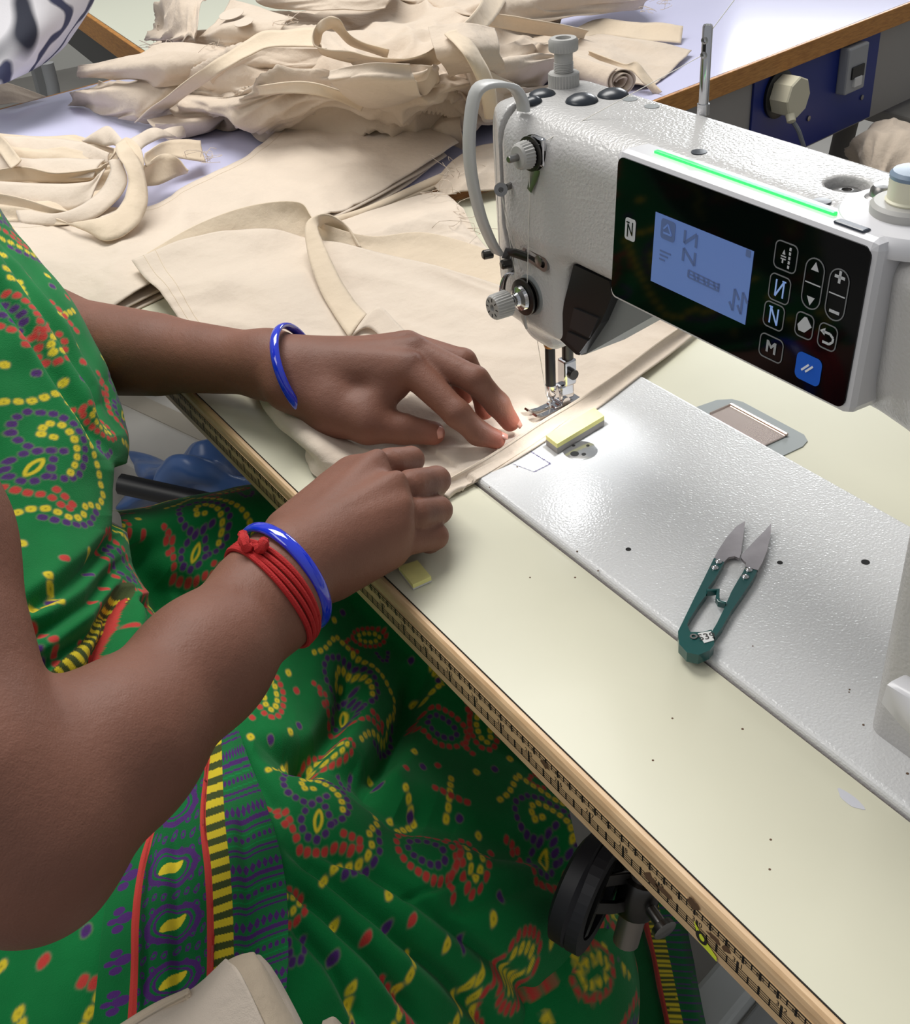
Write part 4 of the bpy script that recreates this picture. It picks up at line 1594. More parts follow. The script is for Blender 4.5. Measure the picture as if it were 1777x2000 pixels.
# --- bundle of straps tied into a knot on the left
bun = thing('strap_bundle', 'bundle of cream cotton straps tied into a knot on the flat panels', 'straps', tuple(PZ(200, 380, .012)))
RB = [
    (((-40, 262, .040), (60, 268, .046), (150, 276, .044), (215, 300, .044)), ((-40, 300, .030), (60, 304, .034), (150, 309, .034), (212, 320, .036))),
    (((-40, 240, .050), (0, 262, .055), (40, 310, .050)), ((-40, 268, .040), (-8, 290, .045), (22, 330, .044))),
    (((-40, 302, .038), (80, 310, .040), (205, 311, .044)), ((-40, 330, .028), (80, 346, .030), (182, 348, .034))),
    (((-40, 338, .038), (40, 326, .042), (110, 338, .040), (190, 330, .042), (212, 318, .046)), ((-40, 362, .026), (40, 354, .026), (110, 356, .026), (170, 352, .030), (200, 336, .038))),
    (((-40, 352, .036), (80, 358, .036), (170, 356, .040), (205, 330, .046)), ((-40, 398, .020), (60, 404, .018), (125, 412, .018), (176, 398, .024))),
    (((-40, 372, .034), (40, 386, .030), (110, 408, .026), (150, 416, .024)), ((-40, 400, .020), (30, 412, .016), (90, 424, .014), (140, 424, .014))),
    (((30, 402, .020), (100, 418, .022), (160, 402, .028), (200, 366, .036), (216, 336, .046), (212, 314, .052)), ((40, 438, .012), (110, 441, .013), (176, 430, .018), (226, 394, .028), (248, 352, .044), (236, 312, .054))),
    (((20, 412, .016), (100, 424, .020), (165, 450, .024), (208, 470, .024), (262, 446, .026), (287, 402, .032), (284, 346, .046), (266, 300, .058), (246, 276, .062)), ((30, 432, .012), (100, 440, .013), (160, 432, .030), (215, 420, .036), (243, 388, .040), (251, 352, .050), (240, 322, .060), (228, 300, .064), (226, 284, .064))),
    (((160, 275, .044), (188, 258, .054), (214, 248, .060), (240, 274, .062)), ((188, 282, .040), (206, 286, .046), (222, 284, .052), (236, 290, .056))),
    (((222, 290, .058), (246, 268, .066), (272, 286, .062), (281, 318, .052), (276, 342, .042)), ((212, 312, .052), (232, 292, .060), (252, 300, .060), (268, 322, .052), (272, 338, .044))),
    (((236, 282, .058), (268, 264, .054), (300, 249, .046), (332, 260, .036)), ((268, 300, .056), (290, 282, .044), (318, 270, .038), (346, 270, .026))),
    (((282, 300, .052), (322, 276, .042), (360, 272, .034), (392, 274, .026)), ((286, 326, .042), (326, 308, .030), (368, 312, .022), (402, 316, .014))),
    (((300, 262, .036), (330, 250, .032), (356, 246, .028)), ((336, 276, .022), (350, 272, .020), (362, 268, .016))),
    (((282, 324, .042), (318, 300, .042), (345, 308, .036), (367, 334, .022)), ((284, 364, .020), (312, 360, .018), (345, 346, .016), (367, 338, .014)))]
G = patch(CN([[(-60, 250, .030), (60, 262, .034), (150, 276, .034), (230, 292, .034)],
              [(-60, 300, .030), (60, 306, .034), (150, 312, .034), (232, 318, .036)],
              [(-60, 350, .022), (60, 356, .024), (150, 360, .024), (225, 345, .030)],
              [(-60, 400, .016), (50, 410, .016), (130, 420, .016), (205, 385, .020)],
              [(-60, 430, .012), (40, 436, .012), (120, 440, .012), (190, 425, .012)]]), 90, 60, wr=[(38, .007, 171, 1, .12, .0), (70, .002, 172, 1, .2, 0)])
sheet('strap_layers', G, m_cot2, bun, .001)
for i, (l_, r_) in enumerate(RB):
    ribbon('strap', [PZ(*p) for p in l_], [PZ(*p) for p in r_], 46, (m_cot, m_cot2)[i % 2], bun, nw=7, bow=.002 * (1 if i % 2 else -1), wr=[(40, .0012, i)])

# --- heap of offcuts on the cutting table
OFF = 'cotton offcuts heaped on the lavender table'


def scrap(label, rows, wr=W2, nu=60, nv=60, m=m_cot3, zmin=.002, name='cotton_offcut', th=.001, post=None):
    G = patch(CN(rows), nu, nv, wr=wr, zmin=zmin, post=post)
    o = sheet(name, G, m, None, th)
    tag(o, label, 'cloth', OFF)
    return o


# crumpled mass underneath
scrap('crumpled grey-beige cotton heap in the middle of the lavender table',
      [[(300, 120, .004), (420, 60, .02), (560, 20, .03), (700, 0, .03), (850, -10, .03), (1000, 10, .02), (1080, 60, .004)],
       [(330, 150, .01), (440, 110, .06), (570, 80, .08), (710, 70, .08), (850, 60, .08), (980, 70, .06), (1090, 100, .01)],
       [(350, 190, .02), (460, 160, .07), (580, 140, .09), (720, 130, .10), (850, 120, .10), (960, 130, .08), (1080, 140, .02)],
       [(370, 215, .02), (470, 205, .05), (590, 190, .07), (730, 180, .08), (850, 180, .08), (950, 190, .06), (1060, 180, .02)],
       [(390, 235, .004), (480, 240, .01), (600, 240, .02), (740, 235, .03), (850, 235, .03), (930, 250, .02), (1040, 210, .004)]],
      wr=[(7, .024, 151, 1, .6, .4), (15, .012, 152, 1, .5, -.5), (32, .006, 153, 1, .6, .2)], nu=150, nv=220)
scrap('long pointed cotton offcut sticking out left from the heap',
      [[(158, 134, .050), (245, 117, .075), (335, 92, .09), (480, 84, .095), (580, 88, .08)],
       [(152, 141, .046), (250, 138, .070), (350, 122, .085), (480, 112, .09), (570, 115, .08)],
       [(156, 148, .036), (250, 157, .050), (345, 166, .055), (440, 150, .06), (560, 150, .06)]], nu=50, nv=100)
scrap('wide cotton offcut folded over at the left foot of the heap',
      [[(178, 152, .040), (250, 160, .045), (330, 165, .050), (400, 165, .045)],
       [(150, 180, .020), (230, 195, .030), (310, 195, .035), (370, 190, .035)],
       [(130, 205, .003), (200, 222, .004), (262, 236, .006), (310, 230, .010)]], wr=W3)
scrap('cotton offcut panel with a raw edge beside the diagonal strip',
      [[(408, 150, .075), (470, 112, .100), (530, 92, .110), (636, 96, .105)],
       [(430, 168, .055), (500, 145, .080), (560, 140, .085), (628, 140, .080)],
       [(470, 184, .030), (530, 190, .035), (575, 188, .035), (612, 178, .040)]], wr=W1)
scrap('flattened cotton roll lying at the front of the heap',
      [[(285, 228, .026), (340, 218, .028), (400, 212, .028), (432, 207, .026)],
       [(300, 245, .022), (350, 240, .026), (400, 235, .026), (437, 224, .022)],
       [(312, 262, .003), (350, 262, .003), (400, 253, .003), (438, 238, .003)]], wr=W1)
scrap('small square cotton offcut with frayed corner beside the flat panels',
      [[(528, 188, .050), (570, 196, .046), (600, 212, .042)],
       [(505, 222, .030), (545, 232, .030), (575, 240, .030)],
       [(487, 248, .006), (512, 278, .004), (548, 258, .010)]], wr=W2, nu=40, nv=40)
scrap('dark folded cotton offcut in the hollow of the heap',
      [[(400, 165, .060), (440, 160, .066), (480, 180, .060)],
       [(420, 185, .050), (455, 190, .056), (478, 200, .050)],
       [(440, 212, .020), (462, 222, .014), (482, 228, .010)]], wr=W3, nu=50, nv=50)
scrap('crumpled cotton offcut with ragged edge at the top left of the heap',
      [[(322, -12, .090), (380, -12, .110), (420, -10, .110)],
       [(300, 40, .070), (355, 25, .110), (400, 20, .115)],
       [(288, 72, .050), (345, 70, .095), (390, 70, .10)],
       [(290, 82, .040), (345, 98, .070), (375, 88, .080)]], wr=W3, nu=60, nv=60)
sp = scrap('cotton offcut with two grey ink stamps near the top of the heap',
           [[(448, -8, .120), (500, 10, .122), (575, 42, .116)],
            [(415, 45, .110), (475, 52, .116), (545, 66, .112)],
            [(392, 82, .085), (450, 92, .092), (520, 80, .090)]], wr=W1, nu=50, nv=50)
for (u, v, r) in ((452, 28, .016), (476, 44, .012)):
    q = MB()
    c = PZ(u, v, .124)
    q.lathe([(r, 0), (r, .0006), (r * .3, .0008), (.0001, .0004)], c, (0.1, -.2, 1), 20)
    q.build('ink_stamp', mat('stamp_grey', (206, 192, 176), .9), sp)
scrap('smooth cotton offcut draped over the middle of the heap below the loop strap',
      [[(636, 138, .125), (715, 128, .140), (800, 132, .135)], [(648, 168, .112), (728, 164, .120), (815, 168, .112)], [(690, 208, .055), (758, 218, .055), (832, 218, .050)]], wr=W2)
scrap('cotton offcut folded double at the upper right of the heap',
      [[(836, 62, .145), (900, 52, .145), (962, 62, .130)], [(850, 100, .135), (915, 96, .135), (975, 102, .118)], [(880, 142, .100), (935, 144, .100), (992, 144, .085)]], wr=W2)
scrap('broad cotton offcut lying over the back of the heap',
      [[(470, -40, .120), (580, -45, .130), (680, -45, .130), (780, -40, .12)],
       [(490, -10, .120), (590, -12, .130), (680, -14, .130), (770, -12, .12)],
       [(548, 16, .110), (620, 22, .116), (690, 18, .116), (752, 16, .11)]], wr=W1)
scrap('cotton offcut sheet drooping over the right back of the heap',
      [[(760, -40, .10), (900, -42, .09), (1050, -40, .07), (1230, -40, .04)],
       [(770, -8, .10), (900, -5, .10), (1060, -8, .08), (1270, -8, .04)],
       [(790, 22, .08), (910, 34, .09), (1060, 38, .06), (1255, 18, .02)]], wr=W2, nv=100)
scrap('twisted cotton offcut with deep folds right of the loop strap',
      [[(690, 118, .11), (760, 122, .12), (840, 128, .12), (870, 132, .11)],
       [(700, 142, .10), (770, 150, .11), (835, 150, .11), (868, 150, .10)],
       [(730, 175, .07), (780, 190, .075), (820, 188, .075), (850, 172, .08)],
       [(742, 196, .03), (790, 212, .03), (825, 205, .04), (870, 190, .05)]], wr=W3, nu=80, nv=80)
scrap('cotton offcut leaning behind the machine finger guard',
      [[(872, 98, .12), (920, 110, .12), (962, 140, .10), (1010, 170, .07)],
       [(880, 120, .10), (925, 150, .10), (955, 180, .08), (1000, 200, .05)],
       [(905, 160, .06), (925, 200, .06), (945, 240, .04), (985, 240, .02)]], wr=W2)
scrap('cotton offcut with a gathered edge beside the finger guard',
      [[(770, 208, .035), (840, 212, .040), (900, 220, .035)],
       [(800, 228, .022), (860, 240, .028), (905, 250, .026)],
       [(850, 262, .012), (890, 285, .010), (915, 300, .006)]], wr=W3, nu=50, nv=60)
scrap('flat cotton sheet at the right end of the lavender table',
      [[(1005, 62, .030), (1130, 58, .020), (1250, 85, .010), (1350, 104, .004)],
       [(1020, 90, .035), (1120, 95, .028), (1230, 115, .012), (1312, 138, .004)],
       [(1040, 125, .030), (1130, 140, .025), (1210, 160, .012), (1270, 168, .004)]], wr=W1, nv=80)
scrap('small folded cotton sheet at the front edge of the sewing table',
      [[(842, 352, .012), (880, 312, .020), (930, 285, .022), (1000, 275, .022)],
       [(862, 372, .010), (900, 345, .018), (945, 325, .018), (1010, 315, .016)],
       [(872, 392, .003), (915, 382, .010), (965, 372, .010), (1030, 370, .010)]], wr=W1, nu=40, nv=50)


def strip_scrap(label, l_, r_, n=60, m=m_cot2, bow=.002, wr=None):
    o = ribbon('cotton_strap', [PZ(*p) for p in l_], [PZ(*p) for p in r_], n, m, None, nw=8, bow=bow, wr=wr or [(30, .0015, len(l_))])
    tag(o, label, 'strap', 'loose cotton straps on the heap')
    return o


strip_scrap('long cotton strap running diagonally up the left of the heap', ((262, 238, .012), (345, 172, .075), (428, 112, .115), (512, 64, .135), (625, 54, .135)), ((305, 228, .012), (388, 170, .075), (450, 130, .110), (522, 94, .125), (628, 92, .125)))
strip_scrap('cotton strap making an upright loop on top of the heap', ((760, 98, .125), (690, 72, .140), (660, 38, .165), (636, 34, .165), (616, 56, .150), (612, 88, .135), (640, 98, .130), (700, 104, .132), (765, 114, .130), (825, 104, .130), (880, 66, .130), (932, 16, .125), (945, -20, .12)),
            ((758, 112, .110), (690, 90, .115), (655, 60, .140), (640, 58, .150), (628, 68, .140), (624, 98, .118), (640, 112, .112), (700, 126, .110), (770, 134, .108), (845, 128, .108), (905, 92, .108), (962, 42, .10), (995, -10, .09)), 120)
strip_scrap('cotton strap with a cut end on the lavender table', ((1040, 72, .040), (1100, 66, .036), (1165, 38, .030), (1240, 42, .022), (1334, 50, .018)), ((1050, 84, .030), (1120, 80, .026), (1175, 70, .016), (1250, 78, .008), (1330, 84, .003)))
strip_scrap('narrow cotton strap hanging over the wood edge of the lavender table', ((1150, 98, .040), (1215, 124, .034), (1242, 122, .034), (1268, 150, .018), (1292, 180, .004)), ((1150, 106, .032), (1210, 136, .026), (1235, 140, .026), (1258, 165, .014), (1280, 187, -.004)), bow=.001)
strip_scrap('cotton strap lying flat across the back of the heap', ((930, 20, .105), (1050, 40, .08), (1150, 60, .04)), ((925, 44, .095), (1040, 66, .06), (1140, 76, .03)))
strip_scrap('cotton strap lying across the front folds of the heap', ((500, 168, .085), (580, 160, .105), (650, 172, .100), (720, 200, .075)), ((505, 186, .075), (582, 182, .092), (645, 192, .088), (705, 218, .060)))
strip_scrap('cotton strap bending down behind the finger guard', ((868, 66, .150), (905, 110, .140), (935, 170, .100), (945, 230, .055)), ((898, 58, .145), (938, 104, .130), (965, 165, .095), (972, 228, .050)))
# rolled cloth with its spiral end
roll = thing('cotton_roll', 'rolled cotton cloth with a spiral end near the wood edge of the lavender table', 'cloth', tuple(PZ(1200, 165, 0)))
ra, rb_ = PZ(1060, 108, .028), PZ(1215, 160, .022)
dr = (rb_ - ra) / np.linalg.norm(rb_ - ra)
e_1 = np.cross(dr, (0, 0, 1)); e_1 /= np.linalg.norm(e_1)
e_2 = np.cross(e_1, dr)
t_ = np.linspace(0, 2 * PI * 3.2, 130)
rr_ = .006 + .0165 * t_ / t_.max()
prof_ = np.stack([rr_ * np.cos(t_), rr_ * .8 * np.sin(t_)], 1)
Ls = np.linspace(0, np.linalg.norm(rb_ - ra), 26)
G = np.array([[ra + dr * (l + .006 * noise2(np.array([k * .08]), np.array([1.0]), 4)[0] * (j == 25)) + e_1 * p[0] + e_2 * p[1] for k, p in enumerate(prof_)] for j, l in enumerate(Ls)])
sheet('rolled_cloth', G, m_cot3, roll, .0012)
# pieces at the far left edge
scrap('cotton offcut hanging over the left edge of the lavender table',
      [[(-60, 165, .02), (0, 156, .03), (90, 188, .006)],
       [(-60, 185, .02), (10, 180, .02), (60, 198, .004)],
       [(-60, 215, .004), (-5, 205, .006), (35, 206, .003)]], wr=W1, nu=30, nv=40)
# cotton bag slumped on the stool at the far right
bs = PD(1745, 290, 1.85)
rows_ = []
for (v, dd) in ((252, .0), (272, -.04), (300, -.07), (345, -.08), (420, -.06)):
    rows_.append([PD(1660 - (v - 250) * .12, v + 30, 1.86 + dd * .2), PD(1700, v + 4, 1.82 + dd), PD(1760, v - 2, 1.80 + dd), PD(1850, v, 1.82 + dd), PD(1950, v + 10, 1.88)])
G = patch(rows_, 50, 60, wr=W3)
o = sheet('cotton_bag', G, m_cot3, None, .001)
tag(o, 'cream cotton bag slumped on the floor side behind the machine at far right', 'bag')
ribbon('strap', [PD(1690, 268, 1.79), PD(1720, 254, 1.77), PD(1790, 256, 1.77)], [PD(1688, 284, 1.78), PD(1722, 268, 1.76), PD(1790, 270, 1.76)], 24, m_cot2, o)

# frayed threads on the raw edges of the heap
fr = MB()
rf = np.random.default_rng(5)
for (u, v, z) in ((300, 75, .05), (310, 60, .06), (295, 85, .045), (560, 45, .118), (575, 42, .118), (520, 78, .095), (690, 150, .05), (700, 165, .03), (705, 140, .04), (612, 176, .045), (605, 190, .04), (560, 190, .04), (775, 205, .045), (790, 208, .045), (810, 215, .04), (888, 335, .016), (895, 345, .012), (850, 376, .012), (900, 420, .010), (930, 455, .009), (400, 312, .02), (404, 318, .016), (1290, 12, .03), (1275, 20, .03), (1300, 5, .03), (330, 95, .08), (420, 92, .09), (468, 186, .035), (600, 218, .04)):
    for _ in range(4):
        p = PZ(u + rf.uniform(-8, 8), v + rf.uniform(-8, 8), z + rf.uniform(0, .004))
        d1, d2 = rf.normal(0, .008, 3), rf.normal(0, .011, 3)
        d1[2], d2[2] = abs(d1[2]) * .6, abs(d2[2]) * .3
        fr.tube(crm(np.array([p, p + d1, p + d1 + d2, p + d2 * 1.4]), 8), .00032, 4)
o = fr.build('frayed_threads', m_cot, None, auto=0)
tag(o, 'loose frayed cotton threads along the raw edges of the heap', 'threads', None, 'stuff')

# ------------------------------------------------------------------ seamstress
who = thing('person', 'seated person in green dotted saree guiding cotton under the needle, blue bangles on both wrists', 'person', (-.38, -.25, FLZ))
m_skin = mat('brown_skin', (122, 80, 64), .56, bump=(900, .2, 3, .0007), var=(30, .08), spec=.35, sss=.06, bump2=(220, .22, 3, .0014), attr='skin')
_nt = m_skin.node_tree
_vo = _nt.nodes.new('ShaderNodeTexVoronoi')
_vo.feature = 'DISTANCE_TO_EDGE'
_vo.inputs['Scale'].default_value = 620
_tc = [n for n in _nt.nodes if n.bl_idname == 'ShaderNodeTexCoord'][0]
_nt.links.new(_tc.outputs['Object'], _vo.inputs['Vector'])
_bp = _nt.nodes.new('ShaderNodeBump')
_bp.inputs['Strength'].default_value = .2
_bp.inputs['Distance'].default_value = .0006
_nt.links.new(_vo.outputs['Distance'], _bp.inputs['Height'])
_old = _nt.nodes['Principled BSDF'].inputs['Normal'].links[0].from_socket
_nt.links.new(_old, _bp.inputs['Normal'])
_nt.links.new(_bp.outputs['Normal'], _nt.nodes['Principled BSDF'].inputs['Normal'])
PR = []


def A(a, b, ra, rb, k=.008):
    PR.append((np.array(a), np.array(b), ra, rb, k))


# right arm
E_ = PD(48, 1650, .50)
Bq = PZ(524, 1166, .036)
Wr = PZ(562, 1112, .040)
mid = lambda a, b, t: a + (b - a) * t
F1, F2 = mid(E_, Bq, .32) + np.array([0, 0, .002]), mid(E_, Bq, .68)
U1, U2, S_R = PD(-62, 1540, .495), PD(-192, 1065, .54), np.array([-.300, -.235, .215])
A(U2, S_R, .046, .054, .02)
A(U1, U2, .0415, .046, .02)
A(E_, U1, .0375, .0415, .02)
A(E_, F1, .0375, .0355, .02)
A(F1, F2, .0355, .0305, .02)
A(F2, Bq, .0305, .0272, .02)
A(Bq, Wr, .0272, .0245, .02)
# right hand, holding the cloth edge
mi, mm, mr_, mp = PZ(742, 912, .050), PZ(780, 956, .049), PZ(790, 1010, .041), PZ(776, 1056, .029)
for m_, r_ in ((mi, .0130), (mm, .0135), (mr_, .0125), (mp, .0115)):
    A(mid(Wr, m_, .05), mid(m_, Wr, .10), .0195, r_, .012)
A(PZ(578, 1052, .034), PZ(690, 940, .039), .0205, .0160, .016)
A(PZ(650, 1115, .026), PZ(755, 1070, .022), .0165, .0130, .012)
A(PZ(690, 1010, .026), PZ(745, 985, .026), .0200, .0160, .012)
fing = ((mi, PZ(802, 898, .036), PZ(796, 926, .017), PZ(770, 936, .015), (.0108, .0088, .0080, .0072)),
        (mm, PZ(852, 938, .034), PZ(842, 960, .016), PZ(806, 966, .015), (.0108, .0091, .0083, .0074)),
        (mr_, PZ(856, 996, .026), PZ(843, 1012, .014), PZ(806, 1013, .013), (.0102, .0088, .0081, .0072)),
        (mp, PZ(849, 1047, .0175), PZ(838, 1056, .0115), PZ(806, 1052, .0115), (.0096, .0084, .0078, .0070)))
for a, b, c, d, r in fing:
    A(mid(a, b, .30), b, r[0], r[1], .0016)
    A(b, c, r[1], r[2], .0016)
    A(c, d, r[2], r[3], .0016)
A(PZ(640, 985, .026), PZ(705, 940, .020), .0150, .0120, .012)
A(PZ(700, 940, .019), PZ(755, 925, .0155), .0115, .0095, .004)
# tendons and knuckles on the back of the hand
for m_ in (mi, mm, mr_):
    A(mid(Wr, m_, .35) + np.array([0, 0, .0135]), m_ + np.array([0, 0, .0085]), .0020, .0036, .0075)
# left arm
LWr = PZ(572, 728, .046)
L1, L2, LE = PD(400, 700, .885), PD(250, 688, .938), PD(112, 672, .975)
S_L = np.array([-.640, -.235, .215])
A(LE, S_L, .038, .050, .02)
A(LE, PD(530, 713, .856), .0385, .0218, .02)
A(PD(530, 713, .856), LWr, .0218, .0225, .02)
A(PD(300, 694, .915), PD(180, 684, .95), .024, .030, .02)
A(LWr + np.array([0.012, -.010, -.004]), PZ(645, 778, .036), .0165, .0185, .012)
li, lm, lr, lp = PZ(806, 724, .056), PZ(815, 690, .060), PZ(800, 678, .052), PZ(772, 678, .042)
for m_, r_ in ((li, .0125), (lm, .0125), (lr, .0120), (lp, .0115)):
    A(mid(LWr, m_, .05), mid(m_, LWr, .08), .0190, r_, .012)
A(PZ(640, 740, .040), PZ(760, 740, .042), .0190, .0150, .012)
A(mid(LWr, PZ(660, 800, .030), .25), PZ(660, 800, .030), .0185, .0175, .012)
A(PZ(650, 800, .031), PZ(718, 832, .026), .0170, .0128, .010)
A(PZ(718, 832, .026), PZ(788, 838, .021), .0122, .0104, .004)
A(PZ(788, 838, .021), PZ(846, 846, .0165), .0104, .0084, .004)
A(PZ(762, 755, .044), PZ(712, 808, .032), .0110, .0130, .010)
for a, b, c, d, r in ((li, PZ(893, 808, .036), PZ(934, 846, .0205), PZ(968, 858, .0145), (.0114, .0094, .0084, .0070)),
                      (lm, PZ(928, 742, .051), PZ(972, 790, .031), PZ(996, 824, .0165), (.0114, .0094, .0084, .0070)),
                      (lr, PZ(905, 706, .050), PZ(940, 760, .029), PZ(946, 802, .0155), (.0108, .0090, .0080, .0068)),
                      (lp, PZ(866, 704, .043), PZ(898, 744, .026), PZ(908, 774, .0145), (.0100, .0082, .0072, .0062))):
    A(a, b, r[0], r[1], .004)
    A(b, c, r[1], r[2], .0035)
    A(c, d, r[2], r[3], .0035)
for m_ in (li, lm, lr):
    A(mid(LWr, m_, .40) + np.array([0, 0, .0120]), m_ + np.array([0, 0, .0075]), .0018, .0034, .0075)
A(S_R, S_L, .050, .050, .03)
# neck and head, bent towards the needle (out of the picture)
HC = np.array([-.462, -.205, .410])
hf = np.array([.30, .78, -.50]); hf /= np.linalg.norm(hf)
hs_ = np.cross(hf, (0, 0, 1)); hs_ /= np.linalg.norm(hs_)
hu = np.cross(hs_, hf)
A(mid(S_R, S_L, .5) + np.array([0, .01, .02]), HC - hu * .06 - hf * .02, .054, .047, .025)
A(HC + hu * .030 - hf * .018, HC - hu * .020 + hf * .002, .080, .070, .02)
A(HC - hu * .030 + hf * .022, HC - hu * .078 + hf * .046, .056, .034, .02)
A(HC + hu * .004 + hf * .078, HC - hu * .026 + hf * .094, .0070, .0115, .010)
A(HC - hu * .055 + hf * .076 - hs_ * .014, HC - hu * .055 + hf * .076 + hs_ * .014, .0075, .0075, .006)
for s_ in (-1, 1):
    A(HC + hs_ * s_ * .074 - hf * .006 + hu * .010, HC + hs_ * s_ * .074 - hf * .004 - hu * .024, .013, .009, .006)
    A(HC + hs_ * s_ * .018 + hf * .070 + hu * .020, HC + hs_ * s_ * .044 + hf * .058 + hu * .020, .0075, .0070, .010)
    A(HC + hs_ * s_ * .036 + hf * .060 - hu * .014, HC + hs_ * s_ * .044 + hf * .048 - hu * .022, .016, .016, .014)


def f_body(P):
    d = np.full(len(P), 1.0)
    for (a, b, ra, rb, k) in PR:
        # skip capsules that are far away
        lo_, hi_ = np.minimum(a, b) - max(ra, rb) - .05, np.maximum(a, b) + max(ra, rb) + .05
        m_ = np.all((P > lo_) & (P < hi_), axis=1)
        if not m_.any():
            continue
        d[m_] = smin(d[m_], rcone(P[m_], a, b, ra, rb), k)
    return d


lo_b = np.min([np.minimum(a, b) - max(ra, rb) for a, b, ra, rb, k in PR], axis=0) - .02
hi_b = np.max([np.maximum(a, b) + max(ra, rb) for a, b, ra, rb, k in PR], axis=0) + .02


def f_coarse(P):
    return f_body(P)


bme = sdf_mesh('body', f_body, lo_b, hi_b, .0016, k=8)
# paler, redder skin on the finger pads and palms
nv_ = len(bme.vertices)
co = np.empty(nv_ * 3, np.float32)
bme.vertices.foreach_get('co', co)
co = co.reshape(-1, 3)
nr = np.empty(nv_ * 3, np.float32)
bme.vertices.foreach_get('normal', nr)
nr = nr.reshape(-1, 3)
w_ = np.zeros(nv_)
for c_, r_ in ((PZ(975, 860, .0125), .011), (PZ(1000, 830, .0145), .011), (PZ(946, 806, .0135), .014), (PZ(908, 776, .0125), .014), (PZ(855, 850, .013), .009)):
    w_ = np.maximum(w_, np.exp(-((co - c_) ** 2).sum(1) / (2 * (r_ * .7) ** 2)))
w_ = np.clip(w_ * 1.2, 0, 1)
ca, cb = np.array(lin((128, 86, 70))[:3]), np.array(lin((178, 104, 86))[:3])
cd = np.array(lin((84, 54, 46))[:3])
kn = np.zeros(nv_)
for c_ in (PZ(893, 808, .046), PZ(928, 742, .061), li + np.array([0, 0, .01]), lm + np.array([0, 0, .01]), PZ(846, 940, .044), PZ(850, 997, .037)):
    kn = np.maximum(kn, np.exp(-((co - c_) ** 2).sum(1) / (2 * .0065 ** 2)))
cols = ca[None] * (1 - w_[:, None]) + cb[None] * w_[:, None]
cols = cols * (1 - .45 * kn[:, None]) + cd[None] * .45 * kn[:, None]
at = bme.color_attributes.new('skin', 'FLOAT_COLOR', 'POINT')
at.data.foreach_set('color', np.concatenate([cols, np.ones((nv_, 1))], 1).astype(np.float32).ravel())
body = link('body', bme, who, m_skin)
sm = body.modifiers.new('smooth', 'SMOOTH')
sm.iterations = 3
sm.factor = .5
m_nail = mat('fingernail', (206, 148, 132), .25, spec=.5)


def nail(c, fwd, up, l, w):
    c, fwd, up = np.array(c), np.array(fwd, float), np.array(up, float)
    fwd /= np.linalg.norm(fwd)
    up = up - fwd * (up @ fwd)
    up /= np.linalg.norm(up)
    sd_ = np.cross(fwd, up)
    V, F = [], []
    nu, nv = 9, 9
    for i in range(nu):
        for j in range(nv):
            a, b = i / (nu - 1) * 2 - 1, j / (nv - 1) * 2 - 1
            ww = w * math.sqrt(max(0, 1 - .55 * max(0, abs(a) - .2) ** 2 * 1.4))
            V.append(c + fwd * a * l + sd_ * b * ww - up * (b * b * w * .45 + (a * a) * l * .10))
    for i in range(nu - 1):
        for j in range(nv - 1):
            k = i * nv + j
            F.append((k, k + nv, k + nv + 1, k + 1))
    q = MB()
    q.add(V, F, True)
    o = q.build('fingernail', m_nail, body)
    md = o.modifiers.new('thickness', 'SOLIDIFY')
    md.thickness = .0008



for (dip, tip, lift, side) in ((PZ(934, 846, .0205), PZ(968, 858, .0145), .0066, (0, .25, 1)), (PZ(972, 790, .031), PZ(996, 824, .0165), .0066, (.25, .35, .7)), (PZ(788, 838, .021), PZ(846, 846, .0165), .0080, (.3, -.55, .6))):
    fw = (tip - dip) / np.linalg.norm(tip - dip)
    sdv = np.array(side) - fw * (np.array(side) @ fw)
    sdv /= np.linalg.norm(sdv)
    nail(tip + sdv * lift + fw * .0012, fw, sdv, .0056, .0048)

m_eye = mat('eye_white', (226, 220, 212), .2)
m_iris = mat('iris_brown', (38, 24, 18), .15)
for s_ in (-1, 1):
    c = HC + hs_ * s_ * .031 + hf * .0665 + hu * .006
    q = MB(); q.lathe([(.0001, -.012), (.008, -.009), (.0118, -.003), (.0120, .001), (.0095, .0072), (.0052, .0106), (.0001, .0118)], c - hf * .004, hf, 20); q.build('eye', m_eye, body)
    q = MB(); q.lathe([(.0052, 0), (.0050, .0006), (.0001, .0016)], c + hf * .0064, hf, 16); q.build('iris', m_iris, body)


def f_hair(P):
    a = rcone(P, HC + hu * .034 - hf * .022, HC - hu * .020 - hf * .014, .088, .078)
    cut = (P - HC) @ hf - .030 - np.maximum(0, (P - HC) @ hu - .045) * 1.1
    a = smax(a, cut, .012)
    return smin(a, np.linalg.norm(P - (HC - hf * .105 - hu * .030), axis=1) - .040, .02)


link('hair', sdf_mesh('hair', f_hair, HC - .2, HC + .2, .004), who, mat('black_hair', (20, 17, 16), .45, bump=(400, .5, 3, .002)))

# ------------------------------------------------------------------ bangles and thread


def march(o, d, fn, start=.06):
    """distance from the axis point o along d to the skin"""
    t = start
    for _ in range(40):
        v = fn(np.array([o + d * t]))[0]
        t -= v
        if abs(v) < 1e-4:
            break
    return t


def ring_frame(ax):
    ax = np.array(ax) / np.linalg.norm(ax)
    a = np.cross(ax, (0, 0, 1)); a /= np.linalg.norm(a)
    return ax, a, np.cross(ax, a)


